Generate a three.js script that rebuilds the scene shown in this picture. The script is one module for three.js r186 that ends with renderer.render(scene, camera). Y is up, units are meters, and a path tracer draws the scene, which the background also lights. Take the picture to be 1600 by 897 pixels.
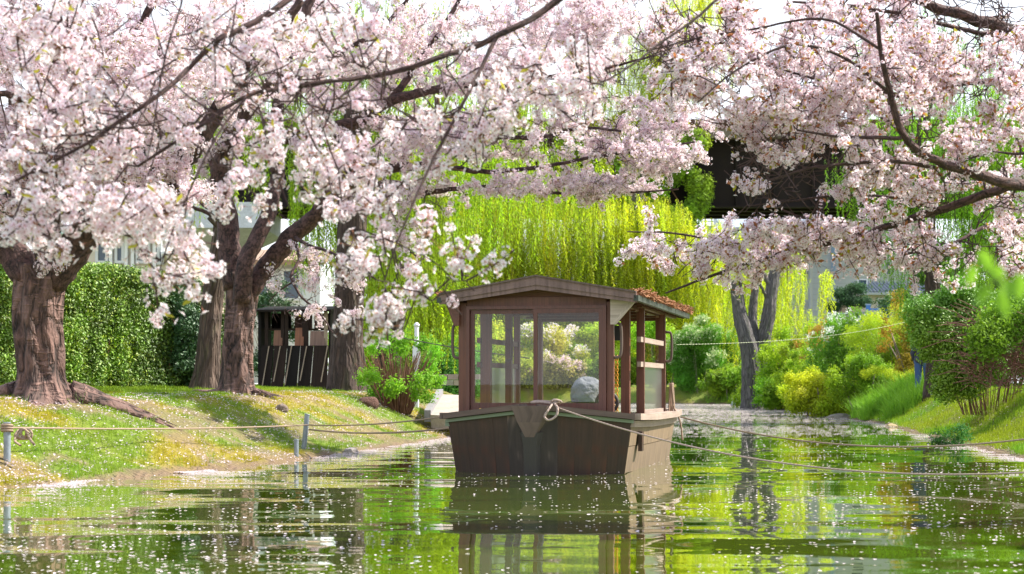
import * as THREE from 'three';
import { mergeGeometries } from 'three/addons/utils/BufferGeometryUtils.js';
import { MarchingCubes } from 'three/addons/objects/MarchingCubes.js';

// ---------- camera, sky, sun, exposure ----------
const FOCAL = 2600, EYE = 0.97;                       // focal length in pixels of a 1600 px wide picture, eye height above the water
const scene = new THREE.Scene();
const camera = new THREE.PerspectiveCamera(2 * Math.atan(600 / FOCAL) * 180 / Math.PI, 1600 / 1200, 0.3, 2000);
camera.setViewOffset(1600, 1200, 0, 0, 1600, 897);    // lens shifted up, so verticals stay upright
camera.position.set(0, EYE, 0);
camera.lookAt(0, EYE, -1);
camera.focus = 19; camera.userData.fStop = 4.5;
scene.add(camera);

const skyW = 64, skyH = 32, skyData = new Float32Array(skyW * skyH * 4);
for (let j = 0; j < skyH; j++) for (let i = 0; i < skyW; i++) {
  const el = ((j + 0.5) / skyH - 0.5) * Math.PI, t = Math.max(0, Math.sin(el)), k = Math.pow(t, 0.55), o = (j * skyW + i) * 4;
  skyData[o] = 0.84 * (1 - k) + 0.37 * k; skyData[o + 1] = 0.86 * (1 - k) + 0.45 * k; skyData[o + 2] = 0.89 * (1 - k) + 0.60 * k; skyData[o + 3] = 1;
}
const skyTex = new THREE.DataTexture(skyData, skyW, skyH, THREE.RGBAFormat, THREE.FloatType);
skyTex.mapping = THREE.EquirectangularReflectionMapping; skyTex.magFilter = THREE.LinearFilter; skyTex.needsUpdate = true;
scene.background = skyTex; scene.environment = skyTex;

const sun = new THREE.DirectionalLight(new THREE.Color(1, 0.94, 0.83), 5);
sun.position.set(62, 70, -16); sun.target.position.set(0, 0, -20);
sun.position.add(sun.target.position);
sun.castShadow = true; sun.shadow.mapSize.set(4096, 4096);
Object.assign(sun.shadow.camera, { left: -60, right: 60, top: 60, bottom: -60, near: 1, far: 300 });
scene.add(sun, sun.target);

const renderer = new THREE.WebGLRenderer({ antialias: true });
renderer.toneMapping = THREE.LinearToneMapping;
renderer.toneMappingExposure = 2.25;
renderer.shadowMap.enabled = true;

// ---------- helpers ----------
const V = (x, y, z) => new THREE.Vector3(x, y, z);
let DK = 1;
const P = (px, py, d0, d = d0 * DK) => V((px - 800) / FOCAL * d, EYE - (py - 600) / FOCAL * d, -d);   // where a direction seen from the bank lies at distance d
const rng = (s) => () => { s = (s + 0x6d2b79f5) | 0; let t = Math.imul(s ^ (s >>> 15), 1 | s); t = (t + Math.imul(t ^ (t >>> 7), 61 | t)) ^ t; return ((t ^ (t >>> 14)) >>> 0) / 4294967296; };
const R = (r, a, b) => a + (b - a) * r();
const ss = (a, b, x) => { const t = Math.min(1, Math.max(0, (x - a) / (b - a))); return t * t * (3 - 2 * t); };
const lerp = (a, b, t) => a + (b - a) * t;
const hash = (x, y, z = 0) => { let h = Math.imul(x | 0, 374761393) ^ Math.imul(y | 0, 668265263) ^ Math.imul(z | 0, 2147483647 - 1640531527); h = Math.imul(h ^ (h >>> 13), 1274126177); return ((h ^ (h >>> 16)) >>> 0) / 4294967296; };
function noise(x, y, z = 0) {
  const ix = Math.floor(x), iy = Math.floor(y), iz = Math.floor(z), f = (t) => t * t * (3 - 2 * t), u = f(x - ix), v = f(y - iy), w = f(z - iz);
  const c = (k) => lerp(lerp(hash(ix, iy, iz + k), hash(ix + 1, iy, iz + k), u), lerp(hash(ix, iy + 1, iz + k), hash(ix + 1, iy + 1, iz + k), u), v);
  return z === 0 ? c(0) : lerp(c(0), c(1), w);
}
const fbm = (x, y, z = 0, o = 4) => { let s = 0, a = 0.5, n = 0; for (let i = 0; i < o; i++) { s += a * noise(x, y, z); n += a; a *= 0.5; x = x * 2.03 + 17.1; y = y * 2.03 + 5.7; z *= 2.03; } return s / n; };
const used = {};
function numbered(n) { const k = used[n] = (used[n] ?? -1) + 1; return k ? n + '_' + String(k).padStart(3, '0') : n; }
function tag(o, label, category, group, kind) { if (label) o.userData.label = label; if (category) o.userData.category = category; if (group) o.userData.group = group; if (kind) o.userData.kind = kind; return o; }
function shade(o) { o.castShadow = true; o.receiveShadow = true; return o; }
function part(name, geo, mat, parent, stuff) { const m = shade(new THREE.Mesh(geo, mat)); m.name = name; if (stuff) m.userData.kind = 'stuff'; parent.add(m); return m; }
function thing(name, label, category, pos, turn = 0, group) { const o = new THREE.Group(); o.name = numbered(name); if (pos) o.position.copy(pos); o.rotation.y = turn; tag(o, label, category, group); scene.add(o); return o; }
function single(name, geo, mat, label, category, group) { const m = shade(new THREE.Mesh(geo, mat)); m.name = numbered(name); tag(m, label, category, group); scene.add(m); return m; }
function struct(name, geo, mat) { const m = shade(new THREE.Mesh(geo, mat)); m.name = name; m.userData.kind = 'structure'; scene.add(m); return m; }
const M4 = new THREE.Matrix4(), Q = new THREE.Quaternion(), E3 = new THREE.Euler();
function scatter(name, geo, mat, mats, cols, parent, label) {   // many small things nobody could count, as one object
  const m = shade(new THREE.InstancedMesh(geo, mat, mats.length / 16)); m.instanceMatrix.array.set(mats); m.name = name; m.userData.kind = 'stuff';
  if (cols) { m.instanceColor = new THREE.InstancedBufferAttribute(new Float32Array(cols), 3); }
  if (label) m.userData.label = label;
  (parent || scene).add(m); return m;
}
function put(list, pos, q, s, sy = s, sz = s) { M4.compose(pos, q, V(s, sy, sz)); for (let i = 0; i < 16; i++) list.push(M4.elements[i]); }
const quat = (x, y, z, o = 'XYZ') => new THREE.Quaternion().setFromEuler(E3.set(x, y, z, o));
const UP = V(0, 1, 0);
const randQ = (r) => quat(r() * 6.283, r() * 6.283, r() * 6.283);
const along = (dir, roll = 0) => { const q = new THREE.Quaternion().setFromUnitVectors(UP, dir.clone().normalize()); if (roll) q.multiply(new THREE.Quaternion().setFromAxisAngle(UP, roll)); return q; };

// collects triangles into one geometry
class Geo {
  constructor() { this.p = []; this.u = []; this.c = []; this.i = []; this.n = []; }
  v(p, u = 0, w = 0, c) { this.p.push(p.x, p.y, p.z); this.u.push(u, w); if (c) this.c.push(c[0], c[1], c[2]); return this.p.length / 3 - 1; }
  tri(a, b, c, col) { const i = this.v(a, 0, 0, col), j = this.v(b, 1, 0, col), k = this.v(c, 0.5, 1, col); this.i.push(i, j, k); }
  quad(a, b, c, d, col) { const w = a.distanceTo(b), h = b.distanceTo(c), i = this.v(a, 0, 0, col), j = this.v(b, w, 0, col), k = this.v(c, w, h, col), l = this.v(d, 0, h, col); this.i.push(i, j, k, i, k, l); return this; }
  build(smooth = false) {
    const g = new THREE.BufferGeometry();
    g.setAttribute('position', new THREE.Float32BufferAttribute(this.p, 3)); g.setAttribute('uv', new THREE.Float32BufferAttribute(this.u, 2));
    if (this.c.length) g.setAttribute('color', new THREE.Float32BufferAttribute(this.c, 3));
    g.setIndex(this.i); g.computeVertexNormals(); return g;
  }
  // tapering tube along points; bump(angle, distance) multiplies the radius
  tube(pts, rad, seg = 6, bump, cap = true, vs = 1) {
    const n = pts.length, t = V(0, 0, 0), base = this.p.length / 3; let N = null, run = 0;
    const ur = Math.max(1, Math.round(rad[0] * 6.283 * 2)) * 0.5;
    for (let k = 0; k < n; k++) {
      t.subVectors(pts[Math.min(n - 1, k + 1)], pts[Math.max(0, k - 1)]).normalize();
      if (!N) { N = Math.abs(t.y) < 0.9 ? V(0, 1, 0) : V(1, 0, 0); }
      N.addScaledVector(t, -N.dot(t)).normalize();
      const B = V(0, 0, 0).crossVectors(t, N);
      if (k) run += pts[k].distanceTo(pts[k - 1]);
      for (let s = 0; s <= seg; s++) {
        const a = s / seg * Math.PI * 2, r = rad[k] * (bump ? bump(a % (Math.PI * 2), run, k / (n - 1)) : 1);
        this.v(pts[k].clone().addScaledVector(N, Math.cos(a) * r).addScaledVector(B, Math.sin(a) * r), s / seg * ur, run * vs);
      }
    }
    const w = seg + 1;
    for (let k = 0; k < n - 1; k++) for (let s = 0; s < seg; s++) { const a = base + k * w + s; this.i.push(a, a + 1, a + w, a + 1, a + w + 1, a + w); }
    if (cap) for (const k of [0, n - 1]) { const c = this.v(pts[k]); for (let s = 0; s < seg; s++) { const a = base + k * w + s; k ? this.i.push(a, a + 1, c) : this.i.push(a + 1, a, c); } }
    return this;
  }
  // a board between two ends, width w along side and thickness h along up
  bar(a, b, w, h, up = UP) {
    const t = b.clone().sub(a).normalize(), s = V(0, 0, 0).crossVectors(up, t).normalize(), u = V(0, 0, 0).crossVectors(t, s);
    const q = (p, i, j) => p.clone().addScaledVector(s, i * w / 2).addScaledVector(u, j * h / 2);
    return this.hexa([q(a, -1, -1), q(a, 1, -1), q(a, 1, 1), q(a, -1, 1)], [q(b, -1, -1), q(b, 1, -1), q(b, 1, 1), q(b, -1, 1)]);
  }
  hexa(A, B) {
    this.quad(A[3], A[2], A[1], A[0]); this.quad(B[0], B[1], B[2], B[3]);
    for (let k = 0; k < 4; k++) { const l = (k + 1) % 4; this.quad(A[k], A[l], B[l], B[k]); }
    return this;
  }
  box(x0, x1, y0, y1, z0, z1) { return this.hexa([V(x0, y0, z0), V(x1, y0, z0), V(x1, y1, z0), V(x0, y1, z0)], [V(x0, y0, z1), V(x1, y0, z1), V(x1, y1, z1), V(x0, y1, z1)]); }
  // slab: four corners of a face, given thickness behind it
  slab(a, b, c, d, th) { const n = b.clone().sub(a).cross(d.clone().sub(a)).normalize().multiplyScalar(-th); return this.hexa([a, b, c, d].map((p) => p.clone().add(n)), [a, b, c, d]); }
}
const curve = (pts, n) => new THREE.CatmullRomCurve3(pts, false, 'centripetal').getSpacedPoints(n);
const flat = (g) => { const f = g.toNonIndexed(); f.computeVertexNormals(); return f; };
const box = (x0, x1, y0, y1, z0, z1) => new Geo().box(x0, x1, y0, y1, z0, z1).build();

// ---------- textures and materials ----------
function tex(w, h, fn, rep, srgb) {
  const d = new Uint8Array(w * h * 4);
  for (let j = 0; j < h; j++) for (let i = 0; i < w; i++) { const c = fn(i / w, j / h), o = (j * w + i) * 4; if (typeof c === 'number') d[o] = d[o + 1] = d[o + 2] = Math.max(0, Math.min(255, c * 255)); else for (let k = 0; k < 3; k++) d[o + k] = Math.max(0, Math.min(255, c[k] * 255)); d[o + 3] = 255; }
  const t = new THREE.DataTexture(d, w, h); t.wrapS = t.wrapT = THREE.RepeatWrapping; t.magFilter = THREE.LinearFilter; t.minFilter = THREE.LinearFilter; if (rep) t.repeat.set(rep[0], rep[1]); if (srgb) t.colorSpace = THREE.SRGBColorSpace; t.needsUpdate = true; return t;
}
// noise that tiles over a square of side n cells
const tn = (u, v, n, m = n, o = 4) => { let s = 0, a = 0.5, t = 0; for (let k = 0; k < o; k++) { const X = u * n, Y = v * m, ix = Math.floor(X), iy = Math.floor(Y), f = (q) => q * q * (3 - 2 * q), p = f(X - ix), q = f(Y - iy), h = (i, j) => hash(((i % n) + n) % n + k * 91, ((j % m) + m) % m + k * 57, 3);
  s += a * lerp(lerp(h(ix, iy), h(ix + 1, iy), p), lerp(h(ix, iy + 1), h(ix + 1, iy + 1), p), q); t += a; a *= 0.5; n *= 2; m *= 2; } return s / t; };
const std = (c, rough = 0.8, o = {}) => new THREE.MeshStandardMaterial({ color: new THREE.Color().setRGB(...c), roughness: rough, ...o });
const leafMat = (c, tr = 0.45, o = {}) => new THREE.MeshPhysicalMaterial({ color: new THREE.Color().setRGB(...c), roughness: 0.95, transmission: tr, thickness: 0, side: THREE.DoubleSide, specularIntensity: 0.5, ...o });

const grainT = tex(256, 256, (u, v) => 0.35 + 0.65 * tn(u, v, 48, 3, 4));
const grainC = tex(256, 256, (u, v) => { const a = tn(u, v, 40, 2, 4), b = tn(u, v, 4, 4, 3); const k = 0.62 + 0.55 * a - 0.25 * b; return [k, k, k]; });
const barkB = tex(256, 256, (u, v) => Math.pow(1 - Math.abs(2 * tn(u + 0.06 * tn(u, v, 3, 5, 2), v, 12, 3, 4) - 1), 1.5));
const barkC = tex(256, 256, (u, v) => { const a = 1 - Math.abs(2 * tn(u + 0.06 * tn(u, v, 3, 5, 2), v, 12, 3, 4) - 1), b = tn(u, v, 3, 3, 4), k = 1.15 - 0.75 * a * a + 0.3 * (b - 0.5), moss = Math.max(0, tn(u + 0.3, v, 5, 3, 3) - 0.62) * 2.2; return [k * (0.85 - moss * 0.25), k * (0.8 + moss * 0.1), k * (0.78 - moss * 0.4)]; });
const furrow = (u, v) => 1 - Math.abs(2 * tn(u + 0.05 * tn(u, v, 4, 6, 3), v + 0.16 * tn(u, v, 5, 5, 2), 9, 4, 5) - 1);   // long cracks in old bark
const lenticel = (u, v) => { const patch = ss(0.46, 0.60, tn(u, v, 4, 3, 3)), l = tn(u + 0.2 * tn(u, v, 9, 9, 2), v, 7, 40, 2); return patch * ss(0.52, 0.72, l); };
const cherryC = tex(512, 512, (u, v) => { const f = furrow(u, v), b = tn(u, v, 3, 3, 5), fine = tn(u, v, 60, 30, 2), k = 0.92 + 0.7 * (b - 0.5) - 0.75 * Math.pow(f, 3) + 0.35 * (fine - 0.5) + 1.05 * lenticel(u, v) * (1 - f * 0.6), gr = tn(u + 0.5, v, 4, 4, 3); return [k * (1.04 - 0.1 * gr), k * (0.93 + 0.06 * gr), k * (0.86 + 0.16 * gr)]; });
const cherryB = tex(512, 512, (u, v) => 0.75 * (1 - Math.pow(furrow(u, v), 2)) + 0.15 * tn(u, v, 40, 30, 3) + 0.2 * lenticel(u, v));
const mottle = tex(256, 256, (u, v) => { const a = tn(u, v, 6, 6, 5), b = tn(u, v, 40, 40, 2), k = 0.72 + 0.4 * (a - 0.5) + 0.3 * b; return [k, k, k]; });
const roughN = tex(256, 256, (u, v) => tn(u, v, 20, 20, 4));
const rep = (t, x, y) => { const c = t.clone(); c.repeat.set(x, y); c.needsUpdate = true; return c; };

const MAT = {
  cherryBark: std([0.215, 0.128, 0.108], 0.85, { map: rep(cherryC, 0.7, 0.8), bumpMap: rep(cherryB, 0.7, 0.8), bumpScale: 0.07 }),
  bough: std([0.12, 0.065, 0.06], 0.85, { map: rep(cherryC, 2, 3), bumpMap: rep(cherryB, 2, 3), bumpScale: 0.01 }),
  twig: std([0.06, 0.032, 0.032], 0.9),
  willowBark: std([0.17, 0.125, 0.10], 0.95, { map: rep(barkC, 1, 0.8), bumpMap: rep(barkB, 1, 0.8), bumpScale: 0.06 }),
  darkBark: std([0.10, 0.068, 0.055], 0.95, { map: rep(barkC, 1, 0.8), bumpMap: rep(barkB, 1, 0.8), bumpScale: 0.06 }),
  greyBark: std([0.20, 0.19, 0.20], 0.95, { map: rep(barkC, 1, 0.8), bumpMap: rep(barkB, 1, 0.8), bumpScale: 0.06 }),
};

// ---------- ground: two banks with the canal between them ----------
const shorePts = [[-5.9, -14], [-5.6, 4], [-5.2, 10], [-4.62, 15], [-3.76, 17.8], [-3.09, 19.3], [-2.25, 23.4], [-1.14, 29.7], [-0.2, 38], [0.2, 46], [-0.6, 56], [-3, 64], [-8, 70], [-16, 74], [-42, 77],
  [-42, 93], [-16, 90], [-6, 86.5], [0, 84.5], [5, 82.5], [9, 80.5], [11.4, 77], [11.7, 72], [11.2, 66], [10.4, 58], [9.7, 50], [8.9, 40], [7.75, 31.5], [7.1, 26], [6.5, 21], [5.6, 16], [4.4, 12], [3.4, 9.9], [3.15, 8], [3.1, 4], [3.1, -14]];
const shore = new THREE.CatmullRomCurve3(shorePts.map(([x, d]) => V(x, 0, d)), true, 'catmullrom', 0.35).getPoints(260).map((p) => [p.x, p.z]);
shore.pop();
function shoreAt(x, d) {   // signed distance to the waterline (positive on land), and whether the near part is the left shore
  let best = 1e9, inside = false, k = 0;
  for (let i = 0, j = shore.length - 1; i < shore.length; j = i++) {
    const [ax, ay] = shore[j], [bx, by] = shore[i], ex = bx - ax, ey = by - ay, t = Math.min(1, Math.max(0, ((x - ax) * ex + (d - ay) * ey) / (ex * ex + ey * ey || 1e-9)));
    const qx = x - ax - t * ex, qy = d - ay - t * ey, dd = qx * qx + qy * qy;
    if (dd < best) { best = dd; k = i / shore.length; }
    if ((by > d) !== (ay > d) && x < (ax - bx) * (d - by) / (ay - by) + bx) inside = !inside;
  }
  return [Math.sqrt(best) * (inside ? -1 : 1), k < 0.42];
}
function ground(x, d) {
  let [s, left] = shoreAt(x, d);
  s += 0.22 * (fbm(x * 0.9, d * 0.9, 3, 3) - 0.5);
  if (s < 0) return -0.9 * ss(0, 1.4, -s) - 0.02;
  const w = left ? 2.5 : 1.7;
  return -0.02 + 0.07 * ss(0, 0.12, s) + 0.74 * ss(0.05, w, s) * (0.93 + 0.14 * fbm(x * 1.3, d * 1.3, 0, 3)) + 0.12 * ss(3, 9, s) + 0.07 * (fbm(x * 2.2, d * 2.2, 0, 3) - 0.5) * ss(0, 0.6, s);
}
const onGround = (x, d, dy = 0) => V(x, ground(x, d) + dy, -d);
const footOf = (px, d, dy = 0) => onGround((px - 800) / FOCAL * d, d, dy);
{
  const axis = (stops) => { const a = []; for (let k = 0; k < stops.length - 1; k++) { const [x0, st] = stops[k], x1 = stops[k + 1][0], n = Math.max(1, Math.round((x1 - x0) / st)); for (let i = 0; i < n; i++) a.push(x0 + (x1 - x0) * i / n); } a.push(stops[stops.length - 1][0]); return a; };
  const xs = axis([[-420, 60], [-120, 12], [-30, 2], [-12, 0.5], [-8, 0.14], [1, 0.3], [3, 0.16], [12, 0.4], [18, 2], [40, 12], [120, 60], [420, 1]]);
  const ds = axis([[-60, 10], [-14, 2], [5, 0.4], [9, 0.18], [28, 0.3], [50, 0.6], [95, 4], [160, 30], [400, 120], [900, 1]]);
  const g = new Geo(), n = xs.length;
  for (const d of ds) for (const x of xs) {
    const h = ground(x, d), s = shoreAt(x, d)[0];
    const a = fbm(x * 0.8, d * 0.8, 0, 4), b = fbm(x * 2.3 + 9, d * 1.6, 0, 4);
    const fine = fbm(x * 6.5, d * 4.5 + 3, 0, 3), soil = Math.max(ss(0.3, 0.04, s), (x > 1 ? 0.25 : 0.8) * ss(0.50, 0.60, (b * 0.6 + a * 0.2) + fine * 0.25) * 0.9), yel = ss(0.38, 0.60, a) * (x > 1 ? 0.5 : 1);
    const c = [lerp(lerp(0.13, 0.28, yel), 0.19, soil), lerp(lerp(0.20, 0.23, yel), 0.125, soil), lerp(lerp(0.010, 0.012, yel), 0.075, soil)];
    g.v(V(x, h, -d), x, d, c);
  }
  for (let j = 0; j < ds.length - 1; j++) for (let i = 0; i < n - 1; i++) { const a = j * n + i; g.i.push(a, a + 1, a + n, a + 1, a + n + 1, a + n); }
  struct('ground', g.build(), std([1, 1, 1], 0.95, { vertexColors: true, map: rep(mottle, 0.7, 0.7), bumpMap: rep(roughN, 1.4, 1.4), bumpScale: 0.05 }));
}

// ---------- water: a rippled sheet ----------
{
  const g = new Geo(), rows = [], r = rng(5);
  for (let d = -12; d < 4; d += 1.6) rows.push(d);
  for (let d = 4; d < 96; d += Math.max(0.035, 0.0024 * d * Math.max(1, d / 20))) rows.push(d);
  const waves = []; for (let k = 0; k < 22; k++) { const l = 0.16 * Math.pow(1.19, k), dir = R(r, -0.42, 0.42) + (k % 3 === 0 ? R(r, -0.7, 0.7) : 0); waves.push([Math.sin(dir) * 6.283 / l, Math.cos(dir) * 6.283 / l, r() * 6.283, l * (l < 0.5 ? 0.00022 : 0.00042) * R(r, 0.6, 1.4)]); }
  const cols = 150;
  for (const d of rows) for (let i = 0; i <= cols; i++) {
    const half = Math.max(7, Math.min(46, 3 + d * 0.36)), x = (d > 68 ? -42 + 60 * i / cols : lerp(-half, half, i / cols));
    const calm = 0.35 + 1.3 * ss(0.35, 0.65, fbm(x * 0.16, d * 0.35, 7, 3));
    let h = 0; for (const [kx, kz, ph, am] of waves) if (am * 900 > 0) h += am * Math.sin(kx * x + kz * d + ph);
    g.v(V(x, h * calm * (d > 40 ? 0.8 : 1), -d), x, d);
  }
  const w = cols + 1;
  for (let j = 0; j < rows.length - 1; j++) for (let i = 0; i < cols; i++) { const a = j * w + i; g.i.push(a, a + 1, a + w, a + 1, a + w + 1, a + w); }
  const ripple = tex(256, 256, (u, v) => 0.6 * tn(u, v, 5, 16, 3) + 0.4 * tn(u, v, 14, 30, 2));
  struct('water', g.build(true), new THREE.MeshPhysicalMaterial({ color: new THREE.Color().setRGB(0.08, 0.13, 0.003), roughness: 0.02, ior: 1.4, clearcoat: 1, clearcoatRoughness: 0.02, bumpMap: rep(ripple, 0.55, 0.5), bumpScale: 0.001 }));
}

// ---------- petals lying on water, grass, and short grass ----------
const petalMat = leafMat([0.78, 0.66, 0.73], 0.3);
const petalGeo = (() => { const g = new Geo(), n = 6; for (let k = 0; k < n; k++) { const a = k / n * 6.283, b = (k + 1) / n * 6.283; g.tri(V(0, 0, 0), V(Math.cos(b) * 0.01, 0.0035, Math.sin(b) * 0.0075), V(Math.cos(a) * 0.01, 0.0035, Math.sin(a) * 0.0075)); } return g.build(); })();
const patchGeo = (() => { const g = new Geo(), r = rng(8); for (let q = 0; q < 7; q++) { const cx = R(r, -0.045, 0.045), cz = R(r, -0.045, 0.045), s = R(r, 0.7, 1.2); for (let k = 0; k < 5; k++) { const a = k / 5 * 6.283, b = (k + 1) / 5 * 6.283; g.tri(V(cx, 0, cz), V(cx + Math.cos(b) * 0.011 * s, 0.004, cz + Math.sin(b) * 0.009 * s), V(cx + Math.cos(a) * 0.011 * s, 0.004, cz + Math.sin(a) * 0.009 * s)); } } return g.build(); })();
{
  const r = rng(77), near = [], rafts = [], land = [];
  for (let k = 0, tries = 0; k < 5400 && tries < 90000; tries++) {
    const d = 7.2 + 30 * Math.pow(r(), 1.5), x = R(r, -0.36, 0.36) * d; if (shoreAt(x, d)[0] > -0.02) continue;
    if (fbm(x * 0.5, d * 0.22, 11, 3) + R(r, -0.25, 0.25) < 0.46) continue;
    put(near, V(x, 0.008, -d), quat(R(r, -0.2, 0.2), r() * 6.28, R(r, -0.2, 0.2)), R(r, 0.55, 1.25) * (r() < 0.15 ? 1.5 : 1)); k++;
  }
  // drifts that collect along the banks and at the far bend
  for (let k = 0, tries = 0; k < 3900 && tries < 190000; tries++) {
    const i = Math.floor(r() * shore.length), [sx, sd] = shore[i]; if (sd < 8 || sd > 90 || sx < -10) continue;
    if (sx > 0 && sd < 60 && r() < 0.6) continue; const w = Math.pow(r(), 2.0) * (sd > 60 ? 1.2 : 0.42) * (0.4 + 1.4 * noise(sx * 0.5, sd * 0.5)) * (sx < 0 && sd < 32 ? 1.6 : 1), an = r() * 6.28, x = sx + Math.cos(an) * w + R(r, -0.25, 0.25), d = sd + Math.sin(an) * w + R(r, -0.25, 0.25), s = shoreAt(x, d)[0];
    if (s > 0.05 || s < -1.3 || noise(x * 1.3, d * 0.8, 2) < 0.38) continue;
    put(rafts, V(x, 0.009, -d), quat(0, r() * 6.28, 0), R(r, 0.8, 1.5)); k++;
  }
  for (let k = 0, tries = 0; k < 17000 && tries < 150000; tries++) {
    const d = 30 + 52 * Math.pow(r(), 0.72), x = R(r, 0.05, 0.19) * d + R(r, -1, 1.5), s = shoreAt(x, d)[0]; if (s > -0.02) continue;
    if (fbm(x * 0.35, d * 0.12, 2, 3) + 0.25 * ss(36, 74, d) + R(r, -0.45, 0.45) < 0.55) continue;
    put(rafts, V(x, 0.009, -d), quat(0, r() * 6.28, 0), R(r, 0.5, 1.15)); k++;
  }
  for (let k = 0, tries = 0; k < 13000 && tries < 200000; tries++) {
    const d = 14 + 22 * Math.pow(r(), 1.3), x = R(r, -0.37, 0.02) * d, s = shoreAt(x, d)[0]; if (s < 0.03 || s > 6) continue;
    if (fbm(x * 1.1, d * 1.1, 4, 3) + R(r, -0.22, 0.22) < 0.46) continue;
    put(land, onGround(x, d, 0.022), quat(R(r, -0.6, 0.6), r() * 6.28, R(r, -0.6, 0.6)), R(r, 0.8, 1.5)); k++;
  }
  for (let k = 0, tries = 0; k < 3000 && tries < 80000; tries++) {
    const d = 20 + 32 * r(), x = R(r, 0.17, 0.34) * d, s = shoreAt(x, d)[0]; if (s < 0.03 || s > 3.5) continue;
    put(land, onGround(x, d, 0.02), quat(R(r, -0.6, 0.6), r() * 6.28, R(r, -0.6, 0.6)), R(r, 0.8, 1.4)); k++;
  }
  tag(scatter('floating_petals', petalGeo, petalMat, near), 'pale pink cherry petals floating scattered on the green water', 'petals');
  tag(scatter('petal_drift', patchGeo, petalMat, rafts), 'dense pale drift of petals along the banks and far bend', 'petals');
  tag(scatter('fallen_petals', petalGeo, petalMat, land), 'pale fallen petals lying on the grassy banks', 'petals');
}
const tuftGeo = (n, h, w, spread, seed, bend = 0.5) => { const g = new Geo(), r = rng(seed); for (let k = 0; k < n; k++) { const a = r() * 6.28, x = R(r, -spread, spread), z = R(r, -spread, spread), hh = h * R(r, 0.5, 1), b = hh * bend * r(), q = r() * 6.28, sx = Math.cos(q) * w, sz = Math.sin(q) * w;
  const m = V(x + Math.cos(a) * b * 0.35, hh * 0.55, z + Math.sin(a) * b * 0.35); g.tri(V(x - sx, 0, z - sz), V(x + sx, 0, z + sz), m); g.tri(V(m.x - sx * 0.7, m.y, m.z - sz * 0.7), V(m.x + sx * 0.7, m.y, m.z + sz * 0.7), V(x + Math.cos(a) * b, hh, z + Math.sin(a) * b)); } return g.build(); };
const grassMat = leafMat([1, 1, 1], 0.35);
{
  const r = rng(31), left = [], lc = [], right = [], rc = [], tall = [], tc = [];
  const tuft = tuftGeo(9, 0.05, 0.0035, 0.05, 3), tuft2 = tuftGeo(14, 0.42, 0.008, 0.1, 4, 0.9);
  for (let k = 0, t = 0; k < 36000 && t < 260000; t++) {
    const d = 13 + 30 * Math.pow(r(), 1.2), x = R(r, -0.4, 0.06) * d, s = shoreAt(x, d)[0]; if (s < 0.12 || s > 13) continue;
    const den = fbm(x * 2.3 + 9, d * 1.6, 0, 4) * 0.6 + fbm(x * 0.8, d * 0.8, 0, 4) * 0.2 + fbm(x * 6.5, d * 4.5 + 3, 0, 3) * 0.25; if (s < 3.2 && den + R(r, -0.06, 0.06) > 0.53) continue;
    const lush = ss(3.0, 4.2, s), y = fbm(x * 0.8, d * 0.8, 0, 4); put(left, onGround(x, d, -0.004), quat(0, r() * 6.28, 0), R(r, 0.7, 1.3) * (1 + lush * 0.9)); k++;
    const v = R(r, 0.8, 1.2), m = (1 - lush) * ss(0.40, 0.62, y); lc.push(v * lerp(0.22, 0.40, m), v * lerp(0.34, 0.345, m), v * 0.012);
  }
  for (let k = 0, t = 0; k < 22000 && t < 200000; t++) {
    const d = 17 + 45 * Math.pow(r(), 1.2), x = R(r, 0.13, 0.40) * d, [s] = shoreAt(x, d); if (s < 0.1 || s > 9) continue;
    put(right, onGround(x, d, -0.004), quat(0, r() * 6.28, 0), R(r, 1.2, 2.6)); k++;
    const v = R(r, 0.75, 1.2), y = noise(x * 0.8, d * 0.8); rc.push(v * lerp(0.17, 0.34, y), v * 0.40, v * 0.014);
  }
  for (const [px, d, n, sp, sc] of [[1395, 44, 260, 0.9, 1.5], [1370, 46, 160, 0.9, 1.3], [1420, 41, 120, 0.6, 1.3], [1340, 50, 120, 0.8, 1.1], [1290, 56, 80, 0.8, 0.9], [1150, 78, 120, 1.4, 1.4], [1180, 76, 90, 1.2, 1.3], [1120, 80, 60, 1.2, 1.0]]) for (let k = 0; k < n; k++) {
    const c = P(px, 600, d), a = r() * 6.28, q = sp * Math.sqrt(r()), x = c.x + Math.cos(a) * q, dd = d + Math.sin(a) * q; if (shoreAt(x, dd)[0] < 0.05) continue;
    put(tall, onGround(x, dd, -0.02), quat(R(r, -0.2, 0.2), r() * 6.28, R(r, -0.2, 0.2)), sc * R(r, 0.7, 1.2)); const v = R(r, 0.8, 1.2); tc.push(v * 0.22, v * 0.44, v * 0.025);
  }
  for (let k = 0; k < 130; k++) { const d = R(r, 14.5, 24), x = R(r, -0.33, -0.05) * d, s = shoreAt(x, d)[0]; if (s < 0.1 || s > 3) continue; put(tall, onGround(x, d, -0.02), quat(0, r() * 6.28, 0), R(r, 0.25, 0.5)); tc.push(0.13, 0.30, 0.03); }
  tag(scatter('short_grass', tuft, grassMat, left, lc), 'short yellow green grass on the left bank under the cherry trees', 'grass');
  tag(scatter('bank_grass', tuft, grassMat, right, rc), 'green grass on the right bank beside the water', 'grass');
  tag(scatter('long_grass', tuft2, grassMat, tall, tc), 'long bright green grass blades in clumps on the banks', 'grass');
}

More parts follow.
